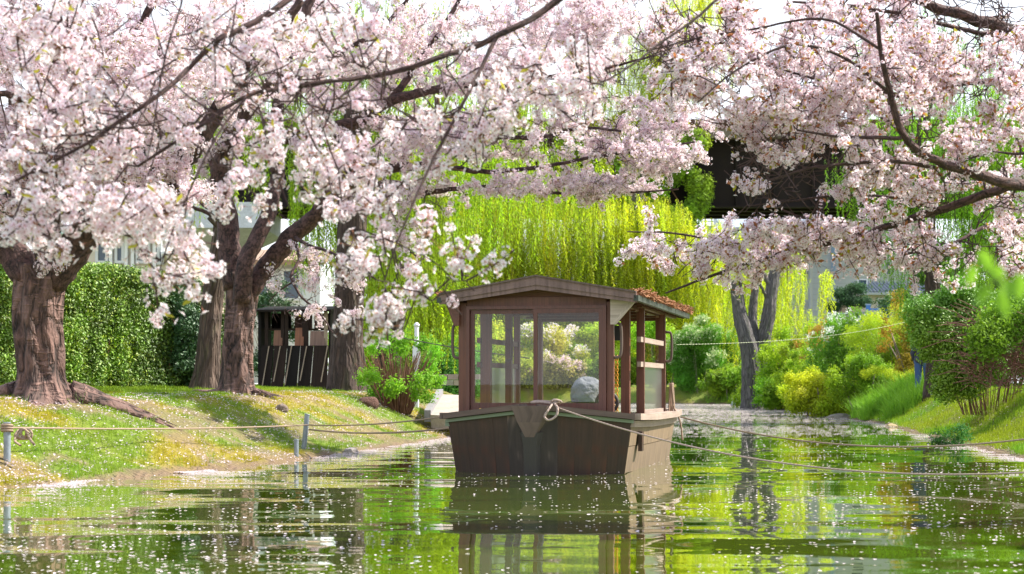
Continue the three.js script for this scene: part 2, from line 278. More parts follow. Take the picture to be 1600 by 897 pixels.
// ---------- footpath behind the left trees ----------
{
  const g = new Geo(), c = curve([onGround(-18, 24.6), onGround(-9, 24.6), onGround(-6.2, 24.8), onGround(-5.3, 26.4), onGround(-4.9, 29), onGround(-4.6, 36), onGround(-4, 46)], 60);
  for (let k = 0; k < c.length - 1; k++) { const f = (p, q, s) => { const t = q.clone().sub(p).normalize(), x = p.x + t.z * s, z = p.z - t.x * s; return V(x, ground(x, -z) + 0.03, z); }; const a = c[k], b = c[k + 1], e = c[Math.min(c.length - 1, k + 2)]; g.quad(f(a, b, -0.32), f(a, b, 0.32), f(b, e, 0.32), f(b, e, -0.32)); }
  struct('footpath', g.build(), std([0.36, 0.32, 0.29], 0.95, { map: rep(mottle, 1, 1), side: THREE.DoubleSide }));
}

// ---------- foliage pieces ----------
// a pom-pom of cherry flowers, each with five petals, and now and then a young leaf
function clusterGeo(seed, tint, bronze, loose) {
  const g = new Geo(), r = rng(seed), n = 14;
  for (let f = 0; f < n; f++) {
    const y = f > 10 ? R(r, -0.6, 0.6) : 1 - 2 * (f + 0.5) / 11, ph = f * 2.4 + seed, q = Math.sqrt(1 - y * y), dir = V(q * Math.cos(ph) + R(r, -0.25, 0.25), y + R(r, -0.25, 0.25), q * Math.sin(ph) + R(r, -0.25, 0.25)).normalize();
    const c = dir.clone().multiplyScalar(f > 10 ? 0.012 : loose ? R(r, 0.03, 0.085) : R(r, 0.026, 0.04)), e1 = V(0, 1, 0).cross(dir); if (e1.lengthSq() < 1e-3) e1.set(1, 0, 0); e1.normalize(); const e2 = dir.clone().cross(e1), ro = r() * 6.28, rad = R(r, 0.016, 0.0195);
    const at = (a, d, h) => c.clone().addScaledVector(e1, Math.cos(a) * d).addScaledVector(e2, Math.sin(a) * d).addScaledVector(dir, h);
    if (loose) { const k = e1.clone().multiplyScalar(0.0022); g.tri(k, k.clone().negate(), c, [0.28, 0.16, 0.08]); }
    const w = R(r, 0.9, 1.03), pet = [tint[0] * w, tint[1] * w, tint[2] * w], mid = [tint[0] * 0.90, tint[1] * 0.66, tint[2] * 0.76];
    for (let k = 0; k < 5; k++) {
      const a = ro + k * 1.2566, i0 = g.v(at(a, 0.002, 0), 0, 0, mid), i1 = g.v(at(a - 0.55, rad * 0.78, 0.006), 0, 0, pet), i2 = g.v(at(a, rad, 0.007), 0, 0, pet), i3 = g.v(at(a + 0.55, rad * 0.78, 0.006), 0, 0, pet);
      g.i.push(i0, i1, i2, i0, i2, i3);
    }
    const s = seed > 4 ? [0.42, 0.13, 0.10] : [0.5, 0.25, 0.13]; g.tri(at(0, 0.0048, 0.004), at(2.1, 0.0048, 0.004), at(4.2, 0.0048, 0.004), s); { const e = at(0, 0, -0.02); g.tri(at(0.5, 0.0035, -0.001), at(2.6, 0.0035, -0.001), e, [0.40, 0.18, 0.12]); }
  }
  for (let k = 0; k < bronze; k++) { const a = randDir(r), b = randDir(r).multiplyScalar(0.012), t = a.clone().multiplyScalar(0.068), m = a.clone().multiplyScalar(0.045), col = (k + (seed > 4 ? 1 : 0)) % 2 ? [0.34, 0.14, 0.06] : [0.36, 0.34, 0.04]; g.tri(a.clone().multiplyScalar(0.01), m.clone().add(b), t, col); g.tri(a.clone().multiplyScalar(0.01), t, m.clone().sub(b), col); }
  return g.build();
}
function randDir(r) { const y = R(r, -1, 1), a = r() * 6.283, q = Math.sqrt(1 - y * y); return V(q * Math.cos(a), y, q * Math.sin(a)); }
const blossomMat = leafMat([1, 1, 1], 0.62, { vertexColors: true, specularIntensity: 0.15 });
const pale = [0.935, 0.90, 0.945], white = [0.955, 0.945, 0.965], pink = [0.925, 0.84, 0.905];
const CLUSTERS = { left: [clusterGeo(1, white, 1), clusterGeo(2, pale, 1, true), clusterGeo(3, white, 2, true), clusterGeo(4, pink, 0)], right: [clusterGeo(5, pale, 2), clusterGeo(6, pink, 3, true), clusterGeo(7, pale, 4, true), clusterGeo(8, white, 1)] };

// branches grow from a skeleton toward target points; flowers sit along them
class Tree {
  constructor(seed) { this.r = rng(seed); this.nodes = []; this.limbs = []; this.gate = 0; this.grown = new Geo(); this.spots = []; }
  limb(pts, r0, r1, n = 0, alive = true) {
    r0 *= DK; r1 *= DK;
    const len = pts.reduce((s, p, i) => i ? s + p.distanceTo(pts[i - 1]) : 0, 0); n = n || Math.max(8, Math.round(len / 0.09));
    const c = curve(pts, n), rad = c.map((_, k) => lerp(r0, r1, k / n));
    c.forEach((p, k) => { if (k && k < n) { const j = Math.min(0.012, rad[k] * 0.3); p.x += R(this.r, -j, j); p.y += R(this.r, -j, j); } });
    this.limbs.push([c, rad]);
    if (alive) c.forEach((p, k) => this.nodes.push({ p, r: rad[k], len: k * len / n * 0.2 + 0.3 }));
    return this;
  }
  grow(targets, { sag = 0.05, twigs = 1, spread = 0.05, step = 0.045, max = 1.6, flower = 1, r0 = 0.008 } = {}) {
    const r = this.r;
    targets = targets.map((t) => { let m = 1e9; for (let i = 0; i < this.nodes.length; i += 3) m = Math.min(m, this.nodes[i].p.distanceToSquared(t)); return [m, t]; }).sort((a, b) => a[0] - b[0]).map((a) => a[1]);
    for (const t of targets) {
      let best = null, bd = 1e9;
      for (const n of this.nodes) { const dd = n.p.distanceTo(t) + n.len * 0.12; if (dd < bd) { bd = dd; best = n; } }
      const L = best.p.distanceTo(t); if (L < 0.07 || L > max * 2.2) continue;
      const segs = Math.max(3, Math.ceil(L / 0.13)), side = randDir(r).multiplyScalar(L * 0.16), pts = [], rads = [], ra = Math.min(best.r * 0.75, r0 + L * 0.008);
      for (let k = 0; k <= segs; k++) { const u = k / segs, b = Math.sin(u * Math.PI); pts.push(best.p.clone().lerp(t, u).addScaledVector(side, b).add(V(R(r, -1, 1) * 0.012, sag * L * b + R(r, -1, 1) * 0.012, R(r, -1, 1) * 0.012))); rads.push(lerp(ra, 0.0036, u)); }
      pts[0].copy(best.p);
      this.grown.tube(pts, rads, ra > 0.012 ? 6 : 4, null, false);
      for (let k = 1; k <= segs; k++) this.nodes.push({ p: pts[k], r: rads[k], len: best.len + L * k / segs });
      if (flower <= 0) continue;
      this.flowers(pts, spread, step, flower, L > 0.5 ? 0.35 : 0.1);
      for (let k = 1; k < segs; k++) for (let q = 0; q < twigs; q++) if (r() < 0.75) {   // short side twigs
        const d = pts[k].clone().sub(pts[k - 1]).normalize().multiplyScalar(0.6).add(randDir(r)).normalize(), tl = R(r, 0.08, 0.26), e = pts[k].clone().addScaledVector(d, tl), m = pts[k].clone().lerp(e, 0.5).add(V(0, -0.01, 0));
        this.grown.tube([pts[k], m, e], [0.005, 0.004, 0.0028], 3, null, false);
        this.flowers([pts[k], m, e], spread * 0.8, step, flower, 0.2);
      }
    }
  }
  flowers(pts, spread, step, chance, from) {
    const r = this.r; let L = 0; for (let k = 1; k < pts.length; k++) L += pts[k].distanceTo(pts[k - 1]);
    const n = Math.max(1, Math.round(L / step));
    for (let i = 0; i < n; i++) {
      const u = from + (1 - from) * (i + r()) / n; if (r() > chance) continue;
      const f = u * (pts.length - 1), k = Math.min(pts.length - 2, Math.floor(f)); const at = pts[k].clone().lerp(pts[k + 1], f - k).addScaledVector(randDir(r), spread * Math.sqrt(r())); if (fbm(at.x * 1.5 + 40, at.y * 2.2 + 40, at.z * 1.5 + 140, 2) < this.gate) continue; this.spots.push(at);
    }
  }
  // blobs: [px, py, d, rx, ry, rd, count] ellipsoids of crown, px and d as seen from the bank
  targets(blobs) { const out = [], r = this.r; for (const [px, py, d, rx, ry, rd, n] of blobs) for (let k = 0; k < n; k++) { const v = randDir(r).multiplyScalar(Math.cbrt(r())), dd = d + v.z * rd; out.push(P(px + v.x * rx, py + v.y * ry, dd)); } return out; }
  finish(root, kind, limbMat, size, keep, own = 300) {
    for (const [c, rad] of this.limbs) part('limb', new Geo().tube(c, rad, rad[0] > 0.05 ? 12 : 8, rad[0] > 0.03 ? (a, s) => 1 + 0.07 * Math.sin(3 * a + s * 6) + 0.05 * Math.sin(s * 23 + a) : null).build(), limbMat, root);
    part('twig', this.grown.build(), MAT.twig, root, true);
    let spots = this.spots; if (keep) spots = spots.filter(keep);
    const r = this.r, geos = CLUSTERS[kind], lists = geos.map(() => []), order = spots.map((p) => [p.distanceTo(camera.position) + (seen(p) ? 0 : 1000), p]).sort((a, b) => a[0] - b[0]);
    order.forEach(([, p], i) => {
      const k = Math.floor(r() * geos.length), q = randQ(r), s = size * R(r, 0.55, 1.3);
      if (i < own) { const m = part('blossom_cluster', geos[k], blossomMat, root); m.position.copy(p); m.quaternion.copy(q); m.scale.setScalar(s); } else put(lists[k], p, q, s);
    });
    lists.forEach((l, k) => l.length && scatter('blossom', geos[k], blossomMat, l, null, root));
    return spots.length;
  }
}
const seen = (p) => { const x = 800 + p.x / -p.z * FOCAL, y = 600 - (p.y - EYE) / -p.z * FOCAL; return x > 0 && x < 1600 && y > 0 && y < 897; };
const pix = (p) => [800 + p.x / -p.z * FOCAL, 600 - (p.y - EYE) / -p.z * FOCAL];

// trunk with buttressed foot and twisted ridges
function trunkGeo(pts, r0, r1, { flare = 0.6, twist = 1.2, ridges = 7, seg = 30, n = 46, depth = 0.06, seed = 1 } = {}) {
  const c = curve(pts, n), len = c.reduce((s, p, i) => i ? s + p.distanceTo(c[i - 1]) : 0, 0);
  const rad = c.map((_, k) => { const u = k / n; return lerp(r0, r1, u) * (1 + flare * Math.pow(Math.max(0, 1 - u * 3.2), 2)); });
  return new Geo().tube(c, rad, seg, (a, s, u) => 1 + depth * Math.sin(ridges * a + s * twist * 6) * (0.5 + 0.8 * noise(Math.cos(a) * 1.5 + seed, Math.sin(a) * 1.5, s * 1.2 + 1)) + 0.24 * (fbm(Math.cos(a) * 1.3 + seed * 3, Math.sin(a) * 1.3 + 5, s * 1.6 + 2, 3) - 0.5)
    + 0.35 * Math.pow(Math.max(0, 1 - u * 3.5), 2) * Math.pow(Math.max(0, Math.sin(a * 2.5 + seed)), 3)).build();
}
// a root creeping over the ground
const rootGeo = (x, d, dir, len, r0, seed) => { const r = rng(seed), pts = [], rad = []; let a = dir, px = x, pd = d; for (let k = 0; k <= 14; k++) { pts.push(onGround(px, pd, r0 * (0.55 - k * 0.06))); rad.push(r0 * (1 - k / 15) + 0.006); a += R(r, -0.28, 0.28); px += Math.cos(a) * len / 14; pd -= Math.sin(a) * len / 14; } return new Geo().tube(pts, rad, 8).build(); };

// sprigs of small leaves
function sprigGeo(n, leaf, wide, spread, seed, droop = 0) { const g = new Geo(), r = rng(seed); for (let k = 0; k < n; k++) { const b = V(R(r, -1, 1), R(r, -1, 1), R(r, -1, 1)).multiplyScalar(spread), d = randDir(r); d.y = d.y * 0.6 + 0.25 - droop; d.normalize(); const s = V(0, 1, 0).cross(d).normalize(); if (s.lengthSq() < 0.5) s.set(1, 0, 0); s.applyAxisAngle(d, R(r, -0.9, 0.9)).multiplyScalar(wide * R(r, 0.7, 1.1)); const L = leaf * R(r, 0.7, 1.15), m = b.clone().addScaledVector(d, L * 0.45), t = b.clone().addScaledVector(d, L).add(V(0, -L * 0.12, 0)); g.tri(b, m.clone().add(s), t); g.tri(b, t, m.clone().sub(s)); } return g.build(); }
const SPRIG = { small: sprigGeo(9, 0.05, 0.011, 0.05, 11), mid: sprigGeo(9, 0.085, 0.02, 0.085, 12), big: sprigGeo(9, 0.15, 0.035, 0.15, 13), thin: sprigGeo(11, 0.11, 0.011, 0.11, 14, 0.25), flower: (() => { const g = new Geo(), r = rng(15); for (let f = 0; f < 10; f++) { const c = V(R(r, -1, 1), R(r, -0.6, 0.6), R(r, -1, 1)).multiplyScalar(0.07), q = randQ(r); for (let k = 0; k < 4; k++) { const a = k * 1.57, f2 = (t, d) => V(Math.cos(t) * d, 0, Math.sin(t) * d).applyQuaternion(q).add(c); g.tri(f2(a, 0.002), f2(a + 0.6, 0.022), f2(a - 0.6, 0.022)); } } return g.build(); })() };
// foliage spread through lobes [x, y, z, r], denser toward their outsides; colour varies from clump to clump
function foliage(name, parent, lobes, n, sprig, col, { mat, scale = 1, jitter = 0.3, inner = 0.35, seed = 1, squash = 1 } = {}) {
  const r = rng(seed), mats = [], cols = [], vol = lobes.map((l) => l[3] * l[3]), tot = vol.reduce((a, b) => a + b, 0);
  for (let k = 0; k < n; k++) {
    let t = r() * tot, i = 0; while (i < lobes.length - 1 && (t -= vol[i]) > 0) i++;
    const [x, y, z, R0] = lobes[i], d = randDir(r), rr = R0 * Math.pow(lerp(inner, 1, Math.sqrt(r())), 1) * (0.85 + 0.3 * noise(d.x * 3 + i * 7, d.y * 3, d.z * 3 + 9));
    const p = V(x + d.x * rr, y + d.y * rr * squash, z + d.z * rr); if (p.y < 0.0) continue;
    put(mats, p, along(d.clone().add(V(0, 0.5, 0)).add(randDir(r).multiplyScalar(0.7)), r() * 6.28), scale * R(r, 0.7, 1.25));
    const cl = noise(p.x * 1.7 + seed, p.y * 1.7, p.z * 1.7 + 3), v = 1 + jitter * (2 * cl - 1) + R(r, -0.15, 0.15), w = (2 * noise(p.x * 0.9, p.y * 0.9 + seed, p.z * 0.9 + 5) - 1) * jitter;
    cols.push(col[0] * v * (1 + w * 0.8), col[1] * v, col[2] * v);
  }
  return scatter(name, SPRIG[sprig], mat || LEAF, mats, cols, parent);
}
const LEAF = leafMat([1, 1, 1], 0.45), GLOSSY = leafMat([1, 1, 1], 0.3, { roughness: 0.55, specularIntensity: 1 });
function lobesFor(w, h, dp, n, seed) { const r = rng(seed), out = []; for (let k = 0; k < n; k++) { const u = r(), a = r() * 6.28, q = Math.sqrt(r()) * 0.72, y = h * (0.18 + 0.62 * u), f = 1 - 0.45 * u; out.push([Math.cos(a) * q * w / 2 * f, y, Math.sin(a) * q * dp / 2 * f, Math.min(w, h) * R(r, 0.16, 0.29)]); } for (let k = 0; k < n * 1.6; k++) { const a = r() * 6.28, e = R(r, 0.1, 1.25), q = Math.cos(e); out.push([Math.cos(a) * q * w * 0.5, h * (0.42 + 0.58 * Math.sin(e)) * R(r, 0.9, 1.12), Math.sin(a) * q * dp * 0.5, Math.min(w, h) * R(r, 0.05, 0.13)]); } return out; }
function stems(parent, n, h, spread, rad, mat, seed, lean = 0.5) { const g = new Geo(), r = rng(seed); for (let k = 0; k < n; k++) { const a = r() * 6.28, q = Math.sqrt(r()) * spread * 0.35, l = R(r, 0.6, 1) * h, o = R(r, 0.3, 1) * lean * h, b = V(Math.cos(a) * q, -0.05, Math.sin(a) * q), e = V(Math.cos(a) * (q + o), l, Math.sin(a) * (q + o)), m = b.clone().lerp(e, 0.5).add(V(0, l * 0.12, 0)); g.tube(curve([b, m, e], 5), [rad, rad * 0.9, rad * 0.8, rad * 0.7, rad * 0.6, rad * 0.4], 4, null, false); } return part('stem', g.build(), mat, parent, true); }
const STEM = std([0.16, 0.075, 0.05], 0.9), STEMGREY = std([0.26, 0.2, 0.17], 0.9);
function shrub(label, px, d, w, h, o = {}) {
  const s = thing(o.name || 'shrub', label, o.cat || 'shrub', footOf(px, d, o.dy || 0), 0, o.group), seed = o.seed || Math.round(px + d * 7), dp = o.dp || w;
  const lobes = o.lobes || lobesFor(w, h, dp, o.n || 12, seed);
  foliage('foliage', s, lobes, o.leaves || 3000, o.sprig || 'mid', o.col || [0.16, 0.26, 0.03], { seed, scale: o.scale || 1, mat: o.mat, jitter: o.jitter || 0.35, inner: o.inner ?? 0.35 });
  if (o.flowers) { const r = rng(seed + 9), m = []; for (let k = 0; k < o.flowers; k++) { const [x, y, z, R0] = lobes[Math.floor(r() * lobes.length)], dd = randDir(r); dd.y = Math.abs(dd.y); if (y < h * 0.4) continue; put(m, V(x, y, z).addScaledVector(dd, R0 * R(r, 0.95, 1.2)), randQ(r), R(r, 0.8, 1.5) * (o.fs || 1)); } scatter('flower', SPRIG.flower, leafMat(o.fcol || [0.85, 0.86, 0.80], 0.3), m, null, s); }
  stems(s, o.stems || 14, h * 0.8, w * 0.5, o.sr || 0.012, o.smat || STEMGREY, seed + 5, o.lean || 0.35);
  return s;
}

// weeping willow strands
function strandGeo(seed) { const g = new Geo(), r = rng(seed), n = 46, L = 1.6; const f = (t) => V(0.05 * Math.sin(t * 3 + seed), -t * L, 0.05 * Math.cos(t * 2.3 + seed)); for (let k = 0; k < 7; k++) { const a = f(k / 7), b = f((k + 1) / 7), w = 0.004; g.quad(V(a.x - w, a.y, a.z), V(a.x + w, a.y, a.z), V(b.x + w, b.y, b.z), V(b.x - w, b.y, b.z), [0.30, 0.26, 0.06]); }
  for (let k = 0; k < n; k++) { const b = f((k + r()) / n), a = r() * 6.28, d = V(Math.cos(a) * 0.75, -0.75, Math.sin(a) * 0.75).normalize(), s = V(0, 1, 0).cross(d).normalize().applyAxisAngle(d, R(r, -0.8, 0.8)).multiplyScalar(0.0105), L2 = R(r, 0.06, 0.105), m = b.clone().addScaledVector(d, L2 * 0.4), t = b.clone().addScaledVector(d, L2).add(V(0, -0.012, 0)), v = R(r, 0.8, 1.15), c = [v, v, v]; g.tri(b, m.clone().add(s), t, c); g.tri(b, t, m.clone().sub(s), c); } return g.build(); }
const STRANDS = [strandGeo(1), strandGeo(2), strandGeo(3)];
const willowMat = leafMat([1, 1, 1], 0.6, { vertexColors: true });
// blobs as in Tree.targets with the strand length last
function willow(label, trunks, mat, blobs, o = {}) {
  const t = new Tree(o.seed || 4), r = t.r, base = trunks[0][0][0], s = thing('willow_tree', label, 'tree', null, 0, o.group);
  for (const [pts, r0, r1, main] of trunks) { if (main) { part('trunk', trunkGeo(pts, r0, r1, { seed: o.seed || 4, depth: 0.09, ridges: 9, twist: 0.5, flare: 0.35, seg: 24 }), mat, s); curve(pts, 24).forEach((p, k) => k > 6 && t.nodes.push({ p, r: r1, len: 0.3 + k * 0.02 })); } else t.limb(pts, r0, r1); }
  const lists = [[], [], []], cols = [[], [], []];
  for (const [px, py, d, rx, ry, rd, n, L] of blobs) {
    const hang = t.targets([[px, py, d, rx, ry, rd, n]]);
    if (o.branches !== 0) t.grow(hang.filter((_, k) => k % (o.every || 14) === 0), { flower: 0, sag: 0.25, max: 9, r0: 0.018 });
    for (const h of hang) {
      const len = L * R(r, 0.25, 1.15), pieces = Math.max(1, Math.round(len / 1.7)), sy = len / pieces / 1.6, tint = R(r, 0.66, 1.28), mixv = noise(h.x * 0.7, h.y * 0.7, h.z * 0.7 + 2), k0 = Math.floor(r() * 3), col = o.col || [0.34, 0.44, 0.025]; let p = h.clone();
      for (let k = 0; k < pieces; k++) { const q = quat(R(r, -0.13, 0.13), r() * 6.28, R(r, -0.13, 0.13)), kk = (k0 + k) % 3; if (p.y - 1.6 * sy < ground(p.x, -p.z) + 0.1) break; put(lists[kk], p, q, o.fat || 1, sy, o.fat || 1); const v = tint * lerp(0.75, 1.2, mixv); cols[kk].push(col[0] * v * lerp(0.74, 1.08, noise(h.x * 1.9 + 7, h.z * 1.9, 4)), col[1] * v, col[2] * v); p = V(0.05 * Math.sin(3 + kk + 1), -1.6, 0.05 * Math.cos(2.3 + kk + 1)).multiply(V(o.fat || 1, sy, o.fat || 1)).applyQuaternion(q).add(p); }
    }
  }
  for (const [c, rad] of t.limbs) part('limb', new Geo().tube(c, rad, 10).build(), mat, s);
  if (t.grown.i.length) part('twig', t.grown.build(), mat, s, true);
  lists.forEach((l, k) => l.length && scatter('foliage', STRANDS[k], willowMat, l, cols[k], s));
  return s;
}
const rebase = (root, base) => { root.position.copy(base); for (const c of root.children) c.position.sub(base); return root; };

// ---------- the covered wooden boat ----------
const weather = tex(512, 512, (u, v) => { const g = tn(u, v, 60, 3, 4), st = tn(u, v, 14, 2, 3), b = tn(u, v, 4, 4, 4), k = 0.45 + 0.5 * g + 0.7 * (b - 0.4), red = ss(0.45, 0.7, tn(u + 0.4, v, 5, 4, 3)), pale = ss(0.66, 0.8, st) * 0.8; return [k * (0.9 + 0.28 * red) + pale * 0.6, k * (0.88 - 0.05 * red) + pale * 0.58, k * (0.88 - 0.2 * red) + pale * 0.56].map((x) => x * 0.62); });
const woodMap = (c, o = {}, sx = 1, sy = 1) => std(c, 0.7, { map: rep(grainC, sx, sy), bumpMap: rep(grainT, sx, sy), bumpScale: 0.004, ...o });
const WOOD = {
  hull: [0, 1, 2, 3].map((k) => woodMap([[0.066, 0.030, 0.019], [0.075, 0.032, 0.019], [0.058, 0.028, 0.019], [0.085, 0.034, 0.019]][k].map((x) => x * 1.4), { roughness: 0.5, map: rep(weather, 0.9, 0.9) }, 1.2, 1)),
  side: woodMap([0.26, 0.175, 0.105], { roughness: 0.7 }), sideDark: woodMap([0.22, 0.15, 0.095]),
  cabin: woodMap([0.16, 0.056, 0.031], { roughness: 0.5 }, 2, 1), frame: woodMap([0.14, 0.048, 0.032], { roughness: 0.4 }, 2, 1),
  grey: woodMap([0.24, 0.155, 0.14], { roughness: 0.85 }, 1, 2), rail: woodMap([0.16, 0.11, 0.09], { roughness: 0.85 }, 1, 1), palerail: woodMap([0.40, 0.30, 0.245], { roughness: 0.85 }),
  stem: std([0.04, 0.033, 0.03], 0.6, { bumpMap: rep(grainT, 1, 1), bumpScale: 0.006 }),
  stained: std([0.15, 0.105, 0.085], 0.7, { map: tex(256, 256, (u, v) => { const w = Math.pow(tn(u + 0.12 * Math.sin(v * 3), v, 22, 2, 4), 4) * 14 * ss(0.42, 0.68, tn(u, v, 4, 3, 2)), k = 0.45 + 0.5 * tn(u, v, 40, 3, 3) + Math.min(2.6, w); return [k / 3, k / 3, k / 3]; }) }),
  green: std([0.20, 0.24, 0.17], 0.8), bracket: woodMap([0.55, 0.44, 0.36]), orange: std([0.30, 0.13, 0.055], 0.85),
};
const pane = new THREE.MeshPhysicalMaterial({ color: new THREE.Color().setRGB(0.97, 0.98, 0.97), roughness: 0, transmission: 1, thickness: 0, ior: 1.5, side: THREE.DoubleSide });
const frosted = new THREE.MeshPhysicalMaterial({ color: new THREE.Color().setRGB(0.88, 0.93, 0.86), roughness: 0.3, transmission: 1, thickness: 0, ior: 1.5, side: THREE.DoubleSide });
const ropeTex = tex(64, 64, (u, v) => 0.5 + 0.5 * Math.sin((u * 2 + v * 6) * 6.283));
const ROPE = std([0.30, 0.22, 0.16], 0.95, { bumpMap: rep(ropeTex, 1, 4), bumpScale: 0.004 }), PALEROPE = std([0.36, 0.27, 0.23], 0.95, { bumpMap: rep(ropeTex, 1, 4), bumpScale: 0.004 });
const BOAT = V(0.296, 0, -18.3), YAW = -0.2157;
const boat = thing('river_boat', 'brown wooden tour boat with glazed cabin and shallow roof moored mid canal', 'boat', BOAT, YAW);
const onBoat = (x, y, z) => V(x, y, z).applyAxisAngle(UP, YAW).add(BOAT);
{
  const b = boat, G = () => new Geo();
  // hull outline at the gunwale and at the waterline (y = -0.3), by station
  const top = [[0, 0.70, 0.47], [0.07, 0.695, 0.46], [1.03, 0.585, 0], [1.05, 0.56, -1.3], [1.05, 0.555, -3.3], [0.96, 0.56, -4.5], [0.8, 0.57, -4.9]];
  const low = [[0, -0.3, 0.36], [0.07, -0.3, 0.355], [0.9, -0.3, -0.04], [0.95, -0.3, -1.3], [0.95, -0.3, -3.3], [0.86, -0.3, -4.4], [0.7, -0.3, -4.75]];
  const at = (A, k, u, s) => V(s * lerp(A[k][0], A[k + 1][0], u), lerp(A[k][1], A[k + 1][1], u), lerp(A[k][2], A[k + 1][2], u));
  const r = rng(12);
  for (const s of [-1, 1]) {
    // bow: upright planks from the stem to the corner
    const cuts = [0, 0.22, 0.41, 0.6, 0.78, 0.9, 1];
    for (let i = 0; i < 6; i++) {
      const e = R(r, 0, 0.002), u0 = cuts[i] + 0.0004, u1 = cuts[i + 1] - 0.0004, n = V(s * 0.4, 0, 1).multiplyScalar(e);
      const q = [at(low, 1, s > 0 ? u0 : u1, s), at(low, 1, s > 0 ? u1 : u0, s), at(top, 1, s > 0 ? u1 : u0, s), at(top, 1, s > 0 ? u0 : u1, s)].map((p) => p.add(n));
      part('hull_plank', G().slab(...q, 0.05).build(), i ? WOOD.hull[Math.floor(r() * 4)] : WOOD.stained, b);
    }
    // sides: three strakes along the length
    for (let k = 2; k < 6; k++) for (let j = 0; j < 3; j++) {
      const f = (u, h) => at(low, k, u, s).lerp(at(top, k, u, s), h), h0 = j / 3 + 0.004, h1 = (j + 1) / 3 - 0.004, e = s * (0.004 * j + R(r, 0, 0.003));
      const q = s > 0 ? [f(0, h0), f(1, h0), f(1, h1), f(0, h1)] : [f(1, h0), f(0, h0), f(0, h1), f(1, h1)];
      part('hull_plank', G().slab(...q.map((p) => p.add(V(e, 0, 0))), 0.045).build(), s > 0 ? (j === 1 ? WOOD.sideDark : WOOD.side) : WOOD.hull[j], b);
    }
    // rail cap and the pale green strake under it
    const rail = (A, k0, k1, dy, w, h, out, mat, name) => { for (let k = k0; k < k1; k++) { const p = V(s * (A[k][0] + out), A[k][1] + dy, A[k][2] + (k < 2 ? out : 0)), q = V(s * (A[k + 1][0] + out), A[k + 1][1] + dy, A[k + 1][2] + (k + 1 < 2 ? out : 0)); part(name, G().bar(p, q, w, h).build(), mat, b); } };
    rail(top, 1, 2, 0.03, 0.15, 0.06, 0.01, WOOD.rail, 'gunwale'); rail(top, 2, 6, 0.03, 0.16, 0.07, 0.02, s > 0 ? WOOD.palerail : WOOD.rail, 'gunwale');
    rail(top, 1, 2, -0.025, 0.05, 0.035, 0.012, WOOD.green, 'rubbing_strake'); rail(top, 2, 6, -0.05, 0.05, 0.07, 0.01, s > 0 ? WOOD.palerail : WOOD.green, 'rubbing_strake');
  }
  part('transom', G().slab(V(0.7, -0.3, -4.75), V(-0.7, -0.3, -4.75), V(-0.8, 0.57, -4.9), V(0.8, 0.57, -4.9), 0.05).build(), WOOD.hull[1], b);
  // stem: dark upright timber that flares into the stem head
  {
    const g = G(), lev = [[-0.3, 0.085, 0.385], [0.12, 0.088, 0.435], [0.30, 0.09, 0.455], [0.45, 0.115, 0.475]];
    for (let k = 0; k < 3; k++) { const f = ([y, w, z]) => [V(-w * 1.25, y, z - 0.1), V(w * 1.25, y, z - 0.1), V(w * 0.8, y, z + 0.03), V(-w * 0.8, y, z + 0.03)]; g.hexa(f(lev[k]).reverse(), f(lev[k + 1]).reverse()); }
    part('stem', g.build(), WOOD.stem, b);
    const h = G(), f = (y, w, z0, z1) => [V(-w, y, z1), V(w, y, z1), V(w * 1.2, y, z0), V(-w * 1.2, y, z0)];
    h.hexa(f(0.40, 0.05, 0.40, 0.50), f(0.56, 0.13, 0.38, 0.525)); h.hexa(f(0.56, 0.13, 0.38, 0.525), f(0.735, 0.2, 0.36, 0.54));
    part('stem_head', h.build(), WOOD.rail, b);
  }
  part('fender_block', G().box(1.03, 1.075, 0.22, 0.44, -0.62, -0.48).build(), WOOD.hull[2], b);
  // decks and floor
  for (let k = 0; k < 9; k++) { const x = -0.94 + k * 0.21, z = 0.40 - Math.abs(x + 0.1) * 0.42; part('deck_board', G().box(x, x + 0.204, 0.57, 0.6, -0.1, z - 0.06).build(), WOOD.rail, b); }
  part('floor', G().box(-0.9, 0.9, 0.10, 0.13, -4.6, -0.12).build(), WOOD.sideDark, b);

  // cabin: centre x = -0.06, half width 0.87
  const X0 = -0.93, X1 = 0.81, zf = -0.1, zr = -4.4, yd = 0.6, yt = 1.9;
  const post = (x, z, w, y0 = yd, y1 = yt, m = WOOD.cabin, dz = w) => part('post', G().box(x - w / 2, x + w / 2, y0, y1, z - dz / 2, z + dz / 2).build(), m, b);
  // front wall
  post(X0 + 0.04, zf - 0.04, 0.09, 0.6, 1.87); post(X1 - 0.035, zf - 0.04, 0.075, 0.6, 1.87);
  part('header', G().slab(V(X0 + 0.09, 1.835, zf), V(X1 - 0.075, 1.835, zf), V(X1 - 0.075, 1.93, zf), V(X0 + 0.09, 1.93, zf), 0.05).build(), WOOD.cabin, b);
  part('gable_board', G().slab(V(-1.0, 1.9, zf - 0.012), V(0.98, 1.9, zf - 0.012), V(0.98, 1.945, zf - 0.012), V(-0.01, 2.1, zf - 0.012), 0.03).slab(V(-1.0, 1.9, zf - 0.014), V(-0.98, 1.9, zf - 0.014), V(-0.01, 2.1, zf - 0.014), V(-1.0, 1.945, zf - 0.014), 0.025).build(), WOOD.cabin, b);
  const fw = part('front_window', G().box(X0 + 0.09, X0 + 0.125, 0.62, 1.835, zf - 0.05, zf + 0.03).box(X1 - 0.11, X1 - 0.075, 0.62, 1.835, zf - 0.05, zf + 0.03).box(X0 + 0.125, X1 - 0.11, 0.62, 0.665, zf - 0.05, zf + 0.03).box(X0 + 0.125, X1 - 0.11, 1.80, 1.835, zf - 0.05, zf + 0.03).build(), WOOD.frame, b);
